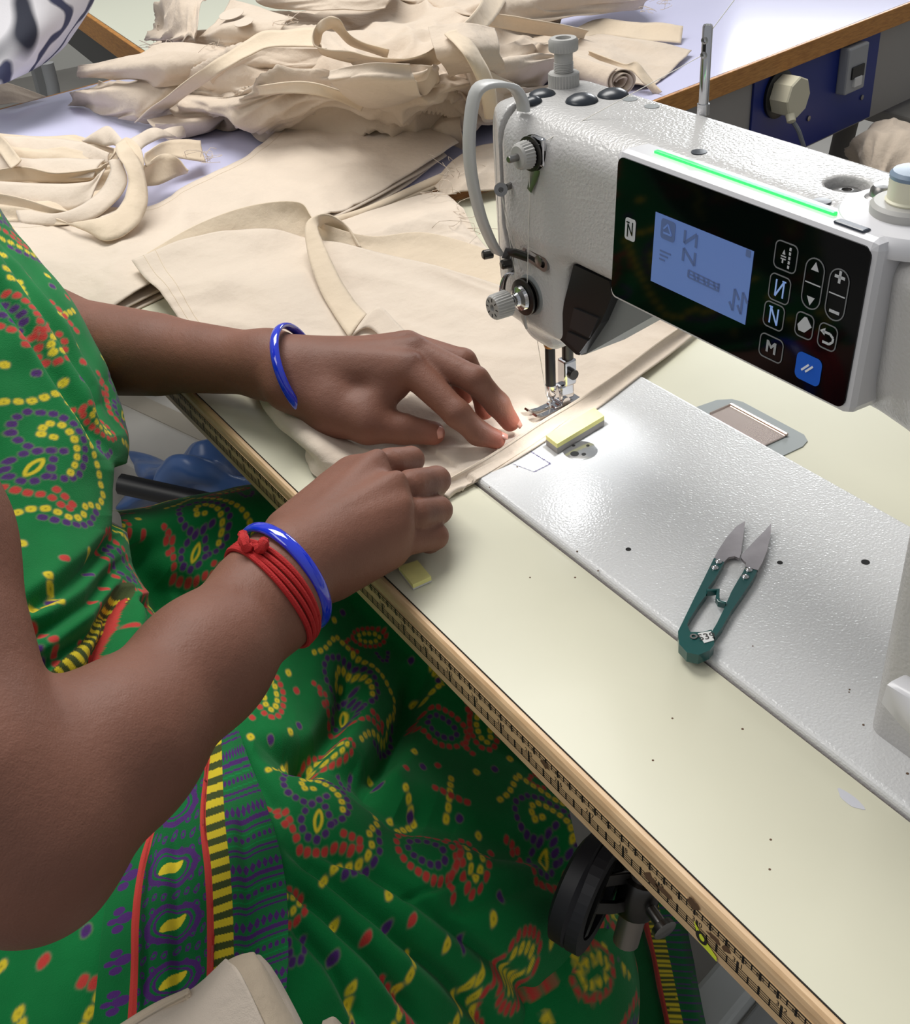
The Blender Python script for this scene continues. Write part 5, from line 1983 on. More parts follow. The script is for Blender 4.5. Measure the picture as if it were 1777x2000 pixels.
m_bang = mat('blue_glass', (24, 52, 214), .08, spec=.8, coat=.6)
for (c, axis, rad, lab, flat) in ((PZ(555, 1128, .037), CR.T @ np.array([.655, -.515, .55]), .0335, 'bright blue bangle beside the red thread on the near wrist', .0040),
                                  (PZ(588, 727, .046), CR.T @ np.array([.90, -.30, -.32]), .0352, 'blue bangle on the far wrist of the hand by the needle', .0036)):
    ax, e_a, e_b = ring_frame(axis)
    V, F = [], []
    n, m2 = 72, 12
    for i in range(n):
        t = 2 * PI * i / n
        rd = e_a * math.cos(t) + e_b * math.sin(t)
        for j in range(m2):
            s = 2 * PI * j / m2
            V.append(c + rd * (rad + .0022 * math.cos(s)) + ax * flat * math.sin(s))
    for i in range(n):
        for j in range(m2):
            F.append((i * m2 + j, ((i + 1) % n) * m2 + j, ((i + 1) % n) * m2 + (j + 1) % m2, i * m2 + (j + 1) % m2))
    q = MB(); q.add(V, F, True)
    o = q.build('bangle', m_bang, None, auto=0)
    tag(o, lab, 'bangle', 'blue glass bangles')
thr = thing('thread_bracelet', 'red cotton thread wound around the near wrist with a knotted tassel', 'bracelet', tuple(Bq))
m_red = mat('red_thread', (186, 34, 34), .85, bump=(1800, .6, 2, .001))
for k in range(4):
    c0 = PZ(512 + 6.0 * k, 1164 - 5.5 * k, .036)
    ax, e_a, e_b = ring_frame(CR.T @ np.array([.66, -.55, .46 + .02 * k]))
    pts = []
    for i in range(73):
        t = 2 * PI * i / 72
        rd = e_a * math.cos(t) + e_b * math.sin(t)
        oo = c0 + ax * (.0010 * math.sin(2 * t + k))
        pts.append(oo + rd * (march(oo, rd, f_body) + .0012))
    q = MB()
    q.tube(pts, .00160, 7, cap=False)
    q.build('thread_loop', m_red, thr)
kp_ = PZ(492, 1072, .070)
for (du, dv) in ((-22, -26), (20, -14)):
    a = PZ(496, 1072, .064)
    b = PZ(496 + du * .7, 1072 + dv * .2, .074)
    c = PZ(496 + du, 1072 + dv * 1.1, .074)
    q = MB()
    q.tube(crm(np.array([a, b, c]), 12), [.0030 + .0006 * math.sin(i * 1.7) for i in range(12)], 8)
    q.build('tassel', m_red, thr)
q = MB()
q.lathe([(.0012, -.004), (.0034, -.002), (.0038, .0), (.0034, .002), (.0012, .004)], PZ(500, 1076, .064), (1, .5, 0), 12)
q.build('knot', m_red, thr)

# ------------------------------------------------------------------ printed saree
C_G, C_Y, C_P, C_R = (0, 122, 58), (232, 208, 48), (84, 42, 118), (206, 66, 58)
LC = {'g': np.array(lin(C_G)[:3]), 'y': np.array(lin(C_Y)[:3]), 'p': np.array(lin(C_P)[:3]), 'r': np.array(lin(C_R)[:3]),
      'k': np.array(lin((40, 70, 40))[:3]), 'd': np.array(lin((24, 96, 52))[:3]), 'o': np.array(lin((70, 84, 40))[:3])}


class Print:
    """print drawn on the cloth, in millimetres of cloth"""

    def __init__(self, a, b, px=.5):
        self.px = px
        self.im = np.tile(LC['g'], (int(a / px) + 2, int(b / px) + 2, 1))
        self.a, self.b = a, b

    def blob(self, x, y, c, rx, ry=None, rot=0, sq=2.6, core=None, halo=False):
        ry = ry or rx
        px = self.px
        R_ = max(rx, ry) * 1.35
        i0, i1 = int((x - R_) / px), int((x + R_) / px) + 1
        j0, j1 = int((y - R_) / px), int((y + R_) / px) + 1
        if i1 <= 0 or j1 <= 0 or i0 >= self.im.shape[0] or j0 >= self.im.shape[1]:
            return
        i0, j0 = max(i0, 0), max(j0, 0)
        i1, j1 = min(i1, self.im.shape[0]), min(j1, self.im.shape[1])
        X, Y = np.meshgrid(np.arange(i0, i1) * px - x, np.arange(j0, j1) * px - y, indexing='ij')
        c_, s_ = math.cos(rot), math.sin(rot)
        u, v = (X * c_ + Y * s_) / rx, (-X * s_ + Y * c_) / ry
        d = (np.abs(u) ** sq + np.abs(v) ** sq) ** (1 / sq)
        w = np.clip((1 - d) * min(rx, ry) / px + .5, 0, 1)
        if halo:
            w2 = np.clip((1.28 - d) * min(rx, ry) / px + .5, 0, 1)[..., None] * .35
            self.im[i0:i1, j0:j1] = self.im[i0:i1, j0:j1] * (1 - w2) + np.array([.25, .28, .16]) * w2
        col = LC[c] if isinstance(c, str) else c
        self.im[i0:i1, j0:j1] = self.im[i0:i1, j0:j1] * (1 - w[..., None]) + col * w[..., None]
        if core:
            w = np.clip((.22 - d) * min(rx, ry) / px + .5, 0, 1) * .6
            self.im[i0:i1, j0:j1] = self.im[i0:i1, j0:j1] * (1 - w[..., None]) + LC[core] * w[..., None]

    def line(self, pts, c, w):
        pts = np.array(pts, float)
        for a, b in zip(pts[:-1], pts[1:]):
            L_ = np.linalg.norm(b - a)
            if L_ < 1e-6:
                continue
            self.blob(*((a + b) / 2), c, L_ / 2 + w * .3, w / 2, math.atan2(b[1] - a[1], b[0] - a[0]), sq=5)

    def dots(self, pts, c, pitch=5.2, r=2.1, closed=False):
        pts = np.array(pts, float)
        if closed:
            pts = np.concatenate([pts, pts[:1]])
        seg = np.linalg.norm(np.diff(pts, axis=0), axis=1)
        cum = np.concatenate([[0], np.cumsum(seg)])
        n = max(1, int(round(cum[-1] / pitch)))
        for k in range(n + (0 if closed else 1)):
            s = cum[-1] * k / n
            i = min(np.searchsorted(cum, s, side='right') - 1, len(seg) - 1)
            f = (s - cum[i]) / max(seg[i], 1e-6)
            p = pts[i] + (pts[i + 1] - pts[i]) * f
            an = math.atan2(*(pts[i + 1] - pts[i])[::-1])
            j = RNG.uniform(-.2, .2, 2)
            self.blob(p[0] + j[0], p[1] + j[1], c, r * RNG.uniform(.92, 1.08), r * RNG.uniform(.88, 1.02), an + RNG.uniform(-.15, .15), core='k' if c != 'r' else None, halo=True)

    def sample(self, A_, B_):
        i = np.clip(A_ / self.px, 0, self.im.shape[0] - 1.01)
        j = np.clip(B_ / self.px, 0, self.im.shape[1] - 1.01)
        i0, j0 = i.astype(int), j.astype(int)
        fi, fj = (i - i0)[..., None], (j - j0)[..., None]
        I = self.im
        return (I[i0, j0] * (1 - fi) + I[i0 + 1, j0] * fi) * (1 - fj) + (I[i0, j0 + 1] * (1 - fi) + I[i0 + 1, j0 + 1] * fi) * fj


def _c(*pts):
    """motif points, digitised in crop pixels, to millimetres around the motif centre"""
    return np.array([((p[0] - 570) * .145, (p[1] - 640) * .145) for p in pts])


MOTIF = [('p', _c((400, 640), (360, 600), (362, 545), (420, 497), (490, 485), (565, 502), (625, 545), (656, 600), (650, 655), (612, 690))),
         ('y', _c((490, 572), (452, 592), (430, 545), (465, 517), (520, 520), (575, 548), (612, 582), (632, 628))),
         ('p', _c((400, 640), (445, 655), (500, 650), (552, 588))),
         ('p', _c((552, 592), (505, 650), (484, 690), (482, 735), (520, 770), (575, 762), (602, 720), (600, 690), (560, 640))),
         ('y', _c((290, 565), (330, 520), (350, 455), (362, 410), (440, 432), (520, 452), (600, 478), (690, 505), (765, 545), (788, 600), (756, 662), (788, 712), (775, 760), (700, 792), (662, 832), (640, 890))),
         ('p', _c((800, 640), (822, 700), (812, 758), (760, 806), (715, 828))),
         ('r', _c((345, 705), (415, 712), (450, 752), (520, 815), (600, 792), (660, 752), (735, 745), (745, 712), (660, 715))),
         ('r', _c((390, 730), (430, 760)))]


def ringpts(cx, cy, a, b, rot, n=40):
    t = np.linspace(0, 2 * PI, n, endpoint=False)
    x, y = a * np.cos(t), b * np.sin(t)
    return np.stack([cx + x * math.cos(rot) - y * math.sin(rot), cy + x * math.sin(rot) + y * math.cos(rot)], 1)


LEAF = [('r', ringpts(0, 0, 19, 12.5, .1)), ('p', ringpts(0, 0, 11.5, 6.5, .1)), ('r', ringpts(29, -10, 17, 9.5, 1.2)), ('y', ringpts(29, -10, 11, 4.6, 1.2)),
        ('r', np.array([(14, -24), (18, -14), (20, -4), (18, 8), (24, 12)]))]
LEAF2 = [('r', ringpts(0, 0, 17, 9, -.5)), ('y', ringpts(0, 0, 11, 4.2, -.5)), ('r', np.array([(-14, 10), (-20, 16), (-14, 22), (-6, 20)])), ('p', np.array([(12, 12), (18, 18), (24, 14), (22, 6)]))]


def tile(pr_, x, y, rot, sc, which):
    c_, s_ = math.cos(rot), math.sin(rot)
    Rm = np.array([[c_, -s_], [s_, c_]]) * sc
    for col, pts in which:
        closed = len(pts) == 40
        pr_.dots(pts @ Rm.T + (x, y), col, 5.3 * sc, 2.0 * sc, closed)
    if which is MOTIF:
        q = Rm @ np.array([-3, 9.0])
        pr_.blob(x + q[0], y + q[1], 'y', 6.5 * sc, 3.0 * sc, rot + PI / 2 - .2, sq=1.7)
        pr_.blob(x + q[0], y + q[1], 'g', 4.2 * sc, 1.2 * sc, rot + PI / 2 - .2, sq=1.7)


def bandhani(pr_, x0, y0, rot, sc, pitch=(150, 100)):
    """half-drop repeat of the paisley, leaves and scattered dots"""
    c_, s_ = math.cos(rot), math.sin(rot)
    Rm = np.array([[c_, -s_], [s_, c_]])
    for i in range(-9, 10):
        for j in range(-9, 10):
            q = Rm @ np.array([i * pitch[0] * sc, (j + .5 * (i % 2)) * pitch[1] * sc]) + (x0, y0)
            if not (-90 < q[0] < pr_.a + 90 and -90 < q[1] < pr_.b + 90):
                continue
            tile(pr_, q[0], q[1], rot, sc, MOTIF)
            d = Rm @ np.array([64, -2.]) * sc
            tile(pr_, q[0] + d[0], q[1] + d[1], rot, sc, LEAF)
            d = Rm @ np.array([-6, 52.]) * sc
            tile(pr_, q[0] + d[0], q[1] + d[1], rot, sc * .8, LEAF2)
            for (dx, dy, col) in ((48, 26, 'y'), (56, 34, 'p'), (66, 28, 'r'), (92, 24, 'y'), (104, 18, 'p'), (42, -26, 'y'), (54, -34, 'p'), (98, -36, 'y'), (108, -28, 'r'), (26, 46, 'y'), (30, 56, 'p'), (-32, 46, 'p'), (-36, 56, 'y'), (84, -42, 'p'), (44, 44, 'r')):
                d = Rm @ np.array([dx, dy]) * sc
                pr_.dots(np.array([q + d, q + d + (.1, .1)]), col, 5, 2.2 * sc)
            for col, pts in (('y', ((76, 36), (76, 60))), ('r', ((66, 48), (88, 48))), ('y', ((46, 58), (58, 68), (48, 78)))):
                pts = np.array(pts, float) @ Rm.T * sc + q
                pr_.dots(pts, col, 5 * sc, 2.1 * sc)


def arc_uv(G):
    a = np.zeros(G.shape[:2]); b = np.zeros(G.shape[:2])
    a[1:] = np.cumsum(np.linalg.norm(np.diff(G, axis=0), axis=2), axis=0)
    b[:, 1:] = np.cumsum(np.linalg.norm(np.diff(G, axis=1), axis=2), axis=1)
    return a * 1000, b * 1000


def flat_uv(G, sq=1.0):
    """lay the unfolded cloth flat on its mean plane, in millimetres; sq = stretch of the print along the weft"""
    P = G.reshape(-1, 3)
    c = P.mean(0)
    w, v = np.linalg.eigh(np.cov((P - c).T))
    n = v[:, 0]
    eh = CR[0] - n * (CR[0] @ n)
    eh /= np.linalg.norm(eh)
    ev = np.cross(n, eh)
    if ev @ CR[1] < 0:
        ev = -ev
    a = ((P - c) @ eh).reshape(G.shape[:2])
    b = ((P - c) @ ev).reshape(G.shape[:2]) * sq
    return (a - a.min()) * 1000 + 2, (b - b.min()) * 1000 + 2


m_sar = mat('saree_cotton', (20, 130, 60), .8, bump=(1400, .4, 2, .0008), var=(40, .06), attr='print', spec=.2, sheen=.1)


def printed(name, G, cols, parent, th=.0008):
    nu, nv = G.shape[:2]
    me = qmesh(name, G.reshape(-1, 3), grid_quads(nu, nv))
    at = me.color_attributes.new('print', 'FLOAT_COLOR', 'POINT')
    c4 = np.concatenate([cols.reshape(-1, 3), np.ones((nu * nv, 1))], 1).astype(np.float32)
    at.data.foreach_set('color', c4.ravel())
    return link(name, me, parent, m_sar)


def dist_poly(U, V, pts):
    """distance to a polyline and side, in control coordinates"""
    best = np.full(U.shape, 1e9)
    side = np.zeros(U.shape)
    tt = np.zeros(U.shape)
    pts = np.array(pts, float)
    n = len(pts) - 1
    for k in range(n):
        a, b = pts[k], pts[k + 1]
        d = b - a
        L2 = d @ d
        t = np.clip(((U - a[0]) * d[0] + (V - a[1]) * d[1]) / L2, 0, 1)
        ex, ey = U - a[0] - t * d[0], V - a[1] - t * d[1]
        r = np.hypot(ex, ey)
        m_ = r < best
        best[m_] = r[m_]
        side[m_] = np.sign(d[0] * ey - d[1] * ex)[m_]
        tt[m_] = ((k + t) / n)[m_]
    return best, side, tt


def folded(ctrl, nu, nv, folds, conv):
    """cloth from rows of (u, v, height or depth); folds = (polyline, depth, width, offset step)"""
    C = np.array(ctrl, float)
    D = crm(C, nu)
    D = np.swapaxes(crm(np.swapaxes(D, 0, 1), nv), 0, 1)
    W_ = np.array([[conv(*q) for q in r] for r in ctrl])
    G = crm(W_, nu)
    G = np.swapaxes(crm(np.swapaxes(G, 0, 1), nv), 0, 1)
    n = grid_normals(G)
    tc = CC - G
    sg = np.sign((n * tc).sum(2).mean())
    n = n * sg
    U, V = D[..., 0], D[..., 1]
    h = np.zeros(U.shape)
    for (pts, dep, wid, step) in folds:
        r, s, t = dist_poly(U, V, pts)
        taper = np.clip(np.minimum(t, 1 - t) * 6, 0, 1)
        h += -dep * np.exp(-(r / wid) ** 2) * taper + step * s * np.exp(-(r / (wid * 3)) ** 2) * (1 - np.exp(-(r / (wid * .6)) ** 2)) * taper
    for (sc, am, sd) in ((.010, .0020, 3), (.024, .0008, 4)):
        h += am * noise2(U * sc, V * sc * .8, sd)
    return G + n * h[..., None], U, V, G


# --- skirt over the lap
sar = who
lap = [[(215, 1000, -.30), (320, 990, -.32), (420, 985, -.34), (530, 985, -.36), (650, 1050, -.36), (770, 1160, -.36), (890, 1280, -.36), (1010, 1400, -.36), (1150, 1520, -.36)],
       [(235, 1008, -.075), (320, 984, -.095), (420, 962, -.105), (530, 948, -.115), (640, 1010, -.135), (760, 1130, -.155), (880, 1250, -.175), (1000, 1380, -.195), (1130, 1500, -.21)],
       [(238, 1090, -.075), (330, 1080, -.090), (430, 1070, -.100), (530, 1085, -.112), (640, 1145, -.145), (745, 1235, -.170), (855, 1335, -.185), (975, 1445, -.195), (1110, 1560, -.20)],
       [(245, 1200, -.095), (330, 1205, -.115), (430, 1215, -.118), (520, 1245, -.120), (612, 1292, -.138), (712, 1355, -.155), (832, 1435, -.178), (962, 1525, -.182), (1120, 1625, -.19)],
       [(228, 1330, -.095), (330, 1340, -.100), (420, 1360, -.102), (510, 1390, -.110), (602, 1432, -.128), (702, 1482, -.145), (822, 1545, -.160), (962, 1608, -.168), (1140, 1690, -.20)],
       [(195, 1480, -.080), (310, 1480, -.082), (410, 1482, -.090), (510, 1492, -.098), (612, 1530, -.108), (722, 1572, -.122), (842, 1622, -.138), (985, 1675, -.160), (1165, 1750, -.22)],
       [(60, 1640, -.075), (270, 1640, -.074), (400, 1640, -.082), (510, 1642, -.090), (622, 1662, -.102), (742, 1692, -.120), (872, 1732, -.142), (1015, 1775, -.175), (1190, 1815, -.25)],
       [(-60, 1800, -.075), (205, 1800, -.070), (380, 1800, -.082), (510, 1802, -.095), (632, 1812, -.110), (762, 1832, -.132), (892, 1852, -.162), (1035, 1875, -.205), (1212, 1895, -.29)],
       [(-150, 1960, -.085), (150, 1960, -.080), (360, 1960, -.092), (510, 1962, -.110), (642, 1972, -.132), (782, 1982, -.162), (912, 1985, -.202), (1055, 1985, -.255), (1232, 1990, -.35)],
       [(-240, 2140, -.10), (100, 2140, -.095), (340, 2140, -.110), (510, 2145, -.135), (652, 2150, -.165), (800, 2155, -.205), (932, 2155, -.25), (1080, 2155, -.31), (1250, 2155, -.42)]]
lap_folds = [([(548, 1640), (640, 1705), (760, 1805), (880, 1920), (985, 2040)], .010, 17, .003),
             ([(555, 1712), (640, 1785), (740, 1885), (850, 2030)], .010, 16, .003),
             ([(560, 1790), (640, 1880), (715, 2010)], .007, 14, .002),
             ([(590, 1640), (720, 1690), (860, 1790), (1000, 1910), (1090, 2020)], .008, 16, .002),
             ([(495, 1452), (600, 1470), (690, 1505), (780, 1570), (900, 1600)], .014, 22, -.006),
             ([(690, 1270), (690, 1370), (640, 1450), (590, 1490)], .018, 22, -.008),
             ([(825, 1300), (808, 1390), (760, 1480), (720, 1530)], .018, 22, -.008),
             ([(320, 1130), (400, 1170), (480, 1180), (560, 1160)], .012, 26, .004),
             ([(262, 1060), (300, 1130), (330, 1200)], .012, 22, 0),
             ([(840, 1590), (980, 1650), (1120, 1660)], .010, 30, .003),
             ([(780, 1755), (880, 1725), (960, 1690)], .003, 9, .001),
             ([(860, 1780), (1000, 1740), (1140, 1690)], .006, 30, .002),
             ([(560, 1600), (480, 1480), (420, 1420)], .006, 18, .002)]
G, U_, V_, G0 = folded(lap, 640, 560, lap_folds, PZ)
a_, b_ = flat_uv(G0, .66)
pr1 = Print(a_.max() + 4, b_.max() + 4, .5)


def at_px(U, V, u, v):
    k = np.argmin((U - u) ** 2 + (V - v) ** 2)
    return np.unravel_index(k, U.shape)


k0_ = at_px(U_, V_, 640, 1575)
rot_ = .12
bandhani(pr1, a_[k0_], b_[k0_], rot_, 1.02)
skirt = printed('skirt', G, pr1.sample(a_, b_), sar)

# --- bodice and drape over the chest
TR = [(-40, 330, .93), (0, 405, .92), (75, 492, .905), (142, 575, .895), (196, 670, .885), (240, 772, .872), (257, 858, .855), (243, 945, .835), (240, 1005, .82), (252, 1060, .805), (264, 1112, .79), (300, 1180, .775), (330, 1270, .765), (350, 1400, .76)]
tor = []
for (u, v, d) in TR:
    tor.append([(u - 60, v + 4, d + .16), (u - 14, v + 1, d + .055), (u, v, d), (u - 30, v + 4, d - .045), (u - 90, v + 12, d - .085), (u - 170, v + 24, d - .11), (u - 270, v + 36, d - .125), (u - 420, v + 50, d - .10)])
tor_folds = [([(-60, 400), (40, 520), (120, 640), (190, 750), (232, 850)], .012, 15, .004),
             ([(-60, 480), (20, 590), (90, 690), (160, 800), (225, 900)], .010, 14, .003),
             ([(-60, 380), (60, 500), (150, 620), (215, 740), (248, 850)], .006, 10, .002),
             ([(240, 1030), (180, 1095), (110, 1150), (20, 1200)], .009, 15, .003),
             ([(252, 1085), (180, 1160), (110, 1210), (20, 1250)], .008, 14, .003),
             ([(258, 1120), (200, 1210), (120, 1270), (20, 1330)], .008, 13, .003),
             ([(262, 1140), (240, 1220), (190, 1310), (100, 1390)], .014, 14, -.006),
             ([(245, 905), (236, 960), (232, 1040)], .012, 16, .004),
             ([(280, 1160), (290, 1220), (285, 1300)], .010, 12, .004)]
G, U_, V_, G0 = folded(tor, 420, 330, tor_folds, PD)
a_, b_ = flat_uv(G0, .9)
pr2 = Print(a_.max() + 4, b_.max() + 4, .5)
k0_ = at_px(U_, V_, 110, 900)
rot_ = .0
bandhani(pr2, a_[k0_], b_[k0_], rot_, 1.22)
cols = pr2.sample(a_, b_)
# woven border running round the waist: yellow rungs and a red edge
r, s, t = dist_poly(U_, V_, [(60, 1372), (120, 1318), (190, 1250), (232, 1195), (250, 1150)])
L_ = t * 330
rung = (np.mod(L_, 21) < 10) & (r < 17)
m_ = r < 19
cols[m_] = LC['o']
cols[rung] = LC['y']
r2, s2, t2 = dist_poly(U_, V_, [(80, 1402), (140, 1352), (205, 1285), (243, 1215), (258, 1160)])
cols[r2 < 5] = LC['r']
drape = printed('bodice_drape', G, cols, sar)

# --- hanging end of the saree with its woven border
pal_cols = [[(235, 1640), (215, 1720), (200, 1800), (190, 1900), (180, 2020)],
            [(300, 1590), (272, 1690), (258, 1790), (255, 1890), (248, 2020)],
            [(313, 1585), (285, 1690), (273, 1790), (270, 1890), (266, 2020)],
            [(350, 1530), (330, 1645), (335, 1750), (338, 1870), (334, 2020)],
            [(402, 1450), (390, 1590), (400, 1710), (405, 1850), (400, 2020)],
            [(413, 1445), (402, 1590), (414, 1710), (418, 1850), (412, 2020)],
            [(432, 1425), (438, 1590), (450, 1710), (456, 1850), (450, 2020)],
            [(446, 1412), (485, 1590), (505, 1710), (512, 1850), (502, 2020)],
            [(455, 1402), (527, 1590), (556, 1710), (563, 1850), (553, 2020)]]
zz = [-.078, -.068, -.066, -.070, -.082]
wv_ = [0, .002, .003, .002, .004, .005, .004, .003, .001]
pal = [[(c[k][0], c[k][1], zz[k] + wv_[i] - .0016 * i) for i, c in enumerate(pal_cols)] for k in range(5)]
pf = [([(300, 1640), (285, 1760), (282, 2000)], .003, 9, .001), ([(340, 1600), (345, 1760), (350, 2000)], .004, 16, .001), ([(470, 1560), (482, 1720), (482, 2000)], .0035, 15, .001)]
G, U_, V_, G0 = folded(pal, 330, 300, pf, PZ)
a_, b_ = arc_uv(G0)
S_ = np.linspace(0, 8, 300)[None, :] * np.ones((330, 1))
T_ = (V_ + .30 * (U_ - 420) - 1380) * .30
cols = np.tile(LC['g'] * .82, G.shape[:2] + (1,))


def setc(mask, c):
    cols[mask] = LC[c] if isinstance(c, str) else c


# leaf column
ph = np.mod(T_, 24) - 12
x_ = (S_ - .55) * 16
setc((S_ < 1) & (np.abs(ph) < 9) & ((np.hypot((x_ - 3) / 5, ph / 3) < 1) | (np.hypot((x_ + 1) / 3, (np.abs(ph) - 5) / 2.4) < 1) | (np.hypot((x_ + 4) / 2.6, ph / 1.8) < 1)), 'p')
setc((S_ >= 1) & (S_ < 2), 'r')
# ornamental panel
xs = (S_ - 3) * 19
py_ = np.mod(T_, 34) - 17
ey = np.hypot(xs / 8.5, py_ / 5.2)
m3 = (S_ >= 2) & (S_ < 4)
setc(m3, LC['g'] * .72)
orn = np.sin(xs * .55 + 1.2 * np.sin(T_ * .19)) * np.cos(T_ * .37 + .5 * np.sin(xs * .4))
setc(m3 & (np.abs(orn) > .62), 'p')
setc(m3 & (np.abs(orn) > .93), 'g')
rg = np.hypot(xs / 13.5, py_ / 10.5)
setc(m3 & (np.abs(rg - 1) < .13), 'p')
setc(m3 & (rg < .84), LC['g'] * .9)
setc(m3 & (np.abs(rg - .70) < .06), 'p')
setc(m3 & (np.hypot((xs * .86 - py_ * .5) / 7.6, (py_ * .86 + xs * .5) / 3.0) < 1), 'y')
setc((S_ >= 4) & (S_ < 5), 'r')
m5 = (S_ >= 5) & (S_ < 6)
setc(m5, 'o')
setc(m5 & (np.mod(T_, 9.0) < 4.6), 'y')
m6 = S_ >= 6
setc(m6, LC['g'] * .9 + .01)
tq = np.mod(T_, 34) * 27 / 34
setc(m6 & (np.abs(tq - 2.2) < 1.1), 'p')
setc(m6 & (np.abs(tq - 5.6) < .5), 'p')
setc(m6 & (np.abs(tq - 16.0) < .6), 'p')
setc(m6 & (np.abs(tq - 18.6) < .5), 'p')
xq = np.mod((S_ - 6) * 15, 3.6)
setc(m6 & (tq > 22) & (tq < 26.4 - np.abs(xq - 1.8) * 1.9 + 1.4) & (tq > 24.6 - 2.4), 'p')
setc(m6 & (tq > 22) & (tq < 22 + np.abs(xq - 1.8) * 1.5), LC['g'] * .9 + .01)
setc(m6 & (np.hypot(xq - 1.8, tq - 10.4) < 1.35), 'p')
setc(m6 & ((np.abs(tq - 7.6) < .25) | (np.abs(tq - 13.6) < .25)), LC['g'] * 1.6)
pallu = printed('hanging_border', G, cols, sar)
md = pallu.modifiers.new('thickness', 'SOLIDIFY'); md.thickness = .001

# --- border hanging on the far side below the knee lifter
rows = []
for (k, v) in enumerate((1690, 1790, 1880, 1960, 2060)):
    sft = (v - 1690) * .21
    zz_ = -.26 - .08 * k
    rows.append([(1140 + sft * .4, v, zz_ + .02), (1215 + sft, v, zz_ - .01), (1232 + sft, v, zz_), (1243 + sft, v, zz_ + .004), (1270 + sft, v, zz_), (1300 + sft * .95, v, zz_ - .004), (1318 + sft * .9, v, zz_ - .03)])
G, U_, V_, G0 = folded(rows, 120, 160, [], PZ)
a_, b_ = arc_uv(G0)
S_ = np.linspace(0, 6, 160)[None, :] * np.ones((120, 1))
cols = np.tile(LC['g'] * .7, G.shape[:2] + (1,))
setc((S_ > 2) & (S_ < 3), 'r')
setc((S_ >= 3) & (S_ < 4), 'o')
setc((S_ >= 3) & (S_ < 4) & (np.mod(a_, 9.5) < 4.6), 'y')
setc((S_ >= 4) & (np.mod(a_, 7) < 1.4), 'p')
printed('skirt_border', G, cols, sar)

# --- blouse, wrapped hips and legs under the drape


def f_wrap(P):
    g = lambda a, b, ra, rb: rcone(P, np.array(a), np.array(b), ra, rb)
    d = g((-.50, -.285, .135), (-.43, -.315, -.16), .112, .118)
    d = smin(d, g((-.42, -.275, .165), (-.56, -.275, .165), .085, .085), .06)
    d = smin(d, g((-.35, -.335, -.215), (-.50, -.335, -.215), .105, .105), .06)
    d = smin(d, g((-.33, -.31, -.215), (-.060, .000, -.300), .100, .085), .06)
    d = smin(d, g((-.50, -.31, -.225), (-.44, .040, -.300), .100, .090), .06)
    d = smin(d, g((-.060, .010, -.320), (-.060, .055, -.700), .085, .100), .05)
    d = smin(d, g((-.44, .040, -.320), (-.33, .055, -.700), .090, .100), .05)
    d = smin(d, g((-.20, -.02, -.42), (-.22, .02, -.70), .07, .12), .09)
    d = smin(d, rcone(P, S_R, mid(S_R, U2, .42), .064, .057), .02)
    d = smin(d, rcone(P, S_L, mid(S_L, LE, .40), .062, .052), .02)
    return np.maximum(d, FLZ + .008 - P[:, 2])


wm = sdf_mesh('wrap', f_wrap, (-.82, -.50, FLZ), (.12, .22, .34), .0036)
nv_ = len(wm.vertices)
co = np.empty(nv_ * 3, np.float32); wm.vertices.foreach_get('co', co); co = co.reshape(-1, 3).astype(float)
nr = np.empty(nv_ * 3, np.float32); wm.vertices.foreach_get('normal', nr); nr = nr.reshape(-1, 3)
side_ = np.abs(nr[:, 0]) > np.abs(nr[:, 1])
au = np.where(side_, co[:, 1], co[:, 0]) * 1000 / 1.45 + 900
bu = np.where(np.abs(nr[:, 2]) > .75, co[:, 1], co[:, 2]) * 1000 / 1.45 + 900
cw = pr1.sample(np.mod(au, pr1.a - 60) + 30, np.mod(bu, pr1.b - 60) + 30)
at = wm.color_attributes.new('print', 'FLOAT_COLOR', 'POINT')
at.data.foreach_set('color', np.concatenate([cw, np.ones((nv_, 1))], 1).astype(np.float32).ravel())
link('wrap', wm, who, m_sar)
# stool she sits on
ws = thing('work_stool', 'round wooden stool under the person in the green saree', 'stool', (-.43, -.36, FLZ))
q = MB(); q.lathe([(.150, 0), (.158, .006), (.158, .024), (.150, .030), (.0001, .030)], (-.43, -.37, -.376), (0, 0, 1), 40); q.build('seat', m_wood2, ws)
for k in range(4):
    a = PI / 4 + k * PI / 2
    q = MB(); q.tube([(-.43 + .10 * math.cos(a), -.37 + .10 * math.sin(a), -.376), (-.43 + .15 * math.cos(a), -.37 + .15 * math.sin(a), FLZ)], .016, 10); q.build('leg', m_wood2, ws)

# ------------------------------------------------------------------ thread snips
sn = thing('thread_snips', 'dark green thread snips with steel blades lying open on the machine bed', 'scissors', tuple(PZ(1400, 1150, BZ)))
m_sg = mat('green_enamel', (10, 78, 76), .22, coat=.3)
m_bl = mat('blade_steel', (150, 144, 146), .34, .75, var=(90, .12))
ZB = BZ + .0006


def sz(x, y):
    return 1300 + x / 6.25, 980 + y / 6.25


def spoly(pts, z0, th, name, m, bev=0):
    q = MB()
    P_ = [PZ(*sz(*p), z0 + th)[:2] for p in pts]
    q.prism(P_, (1, 0, 0), (0, 1, 0), (0, 0, z0), (0, 0, th))
    return q.build(name, m, sn)


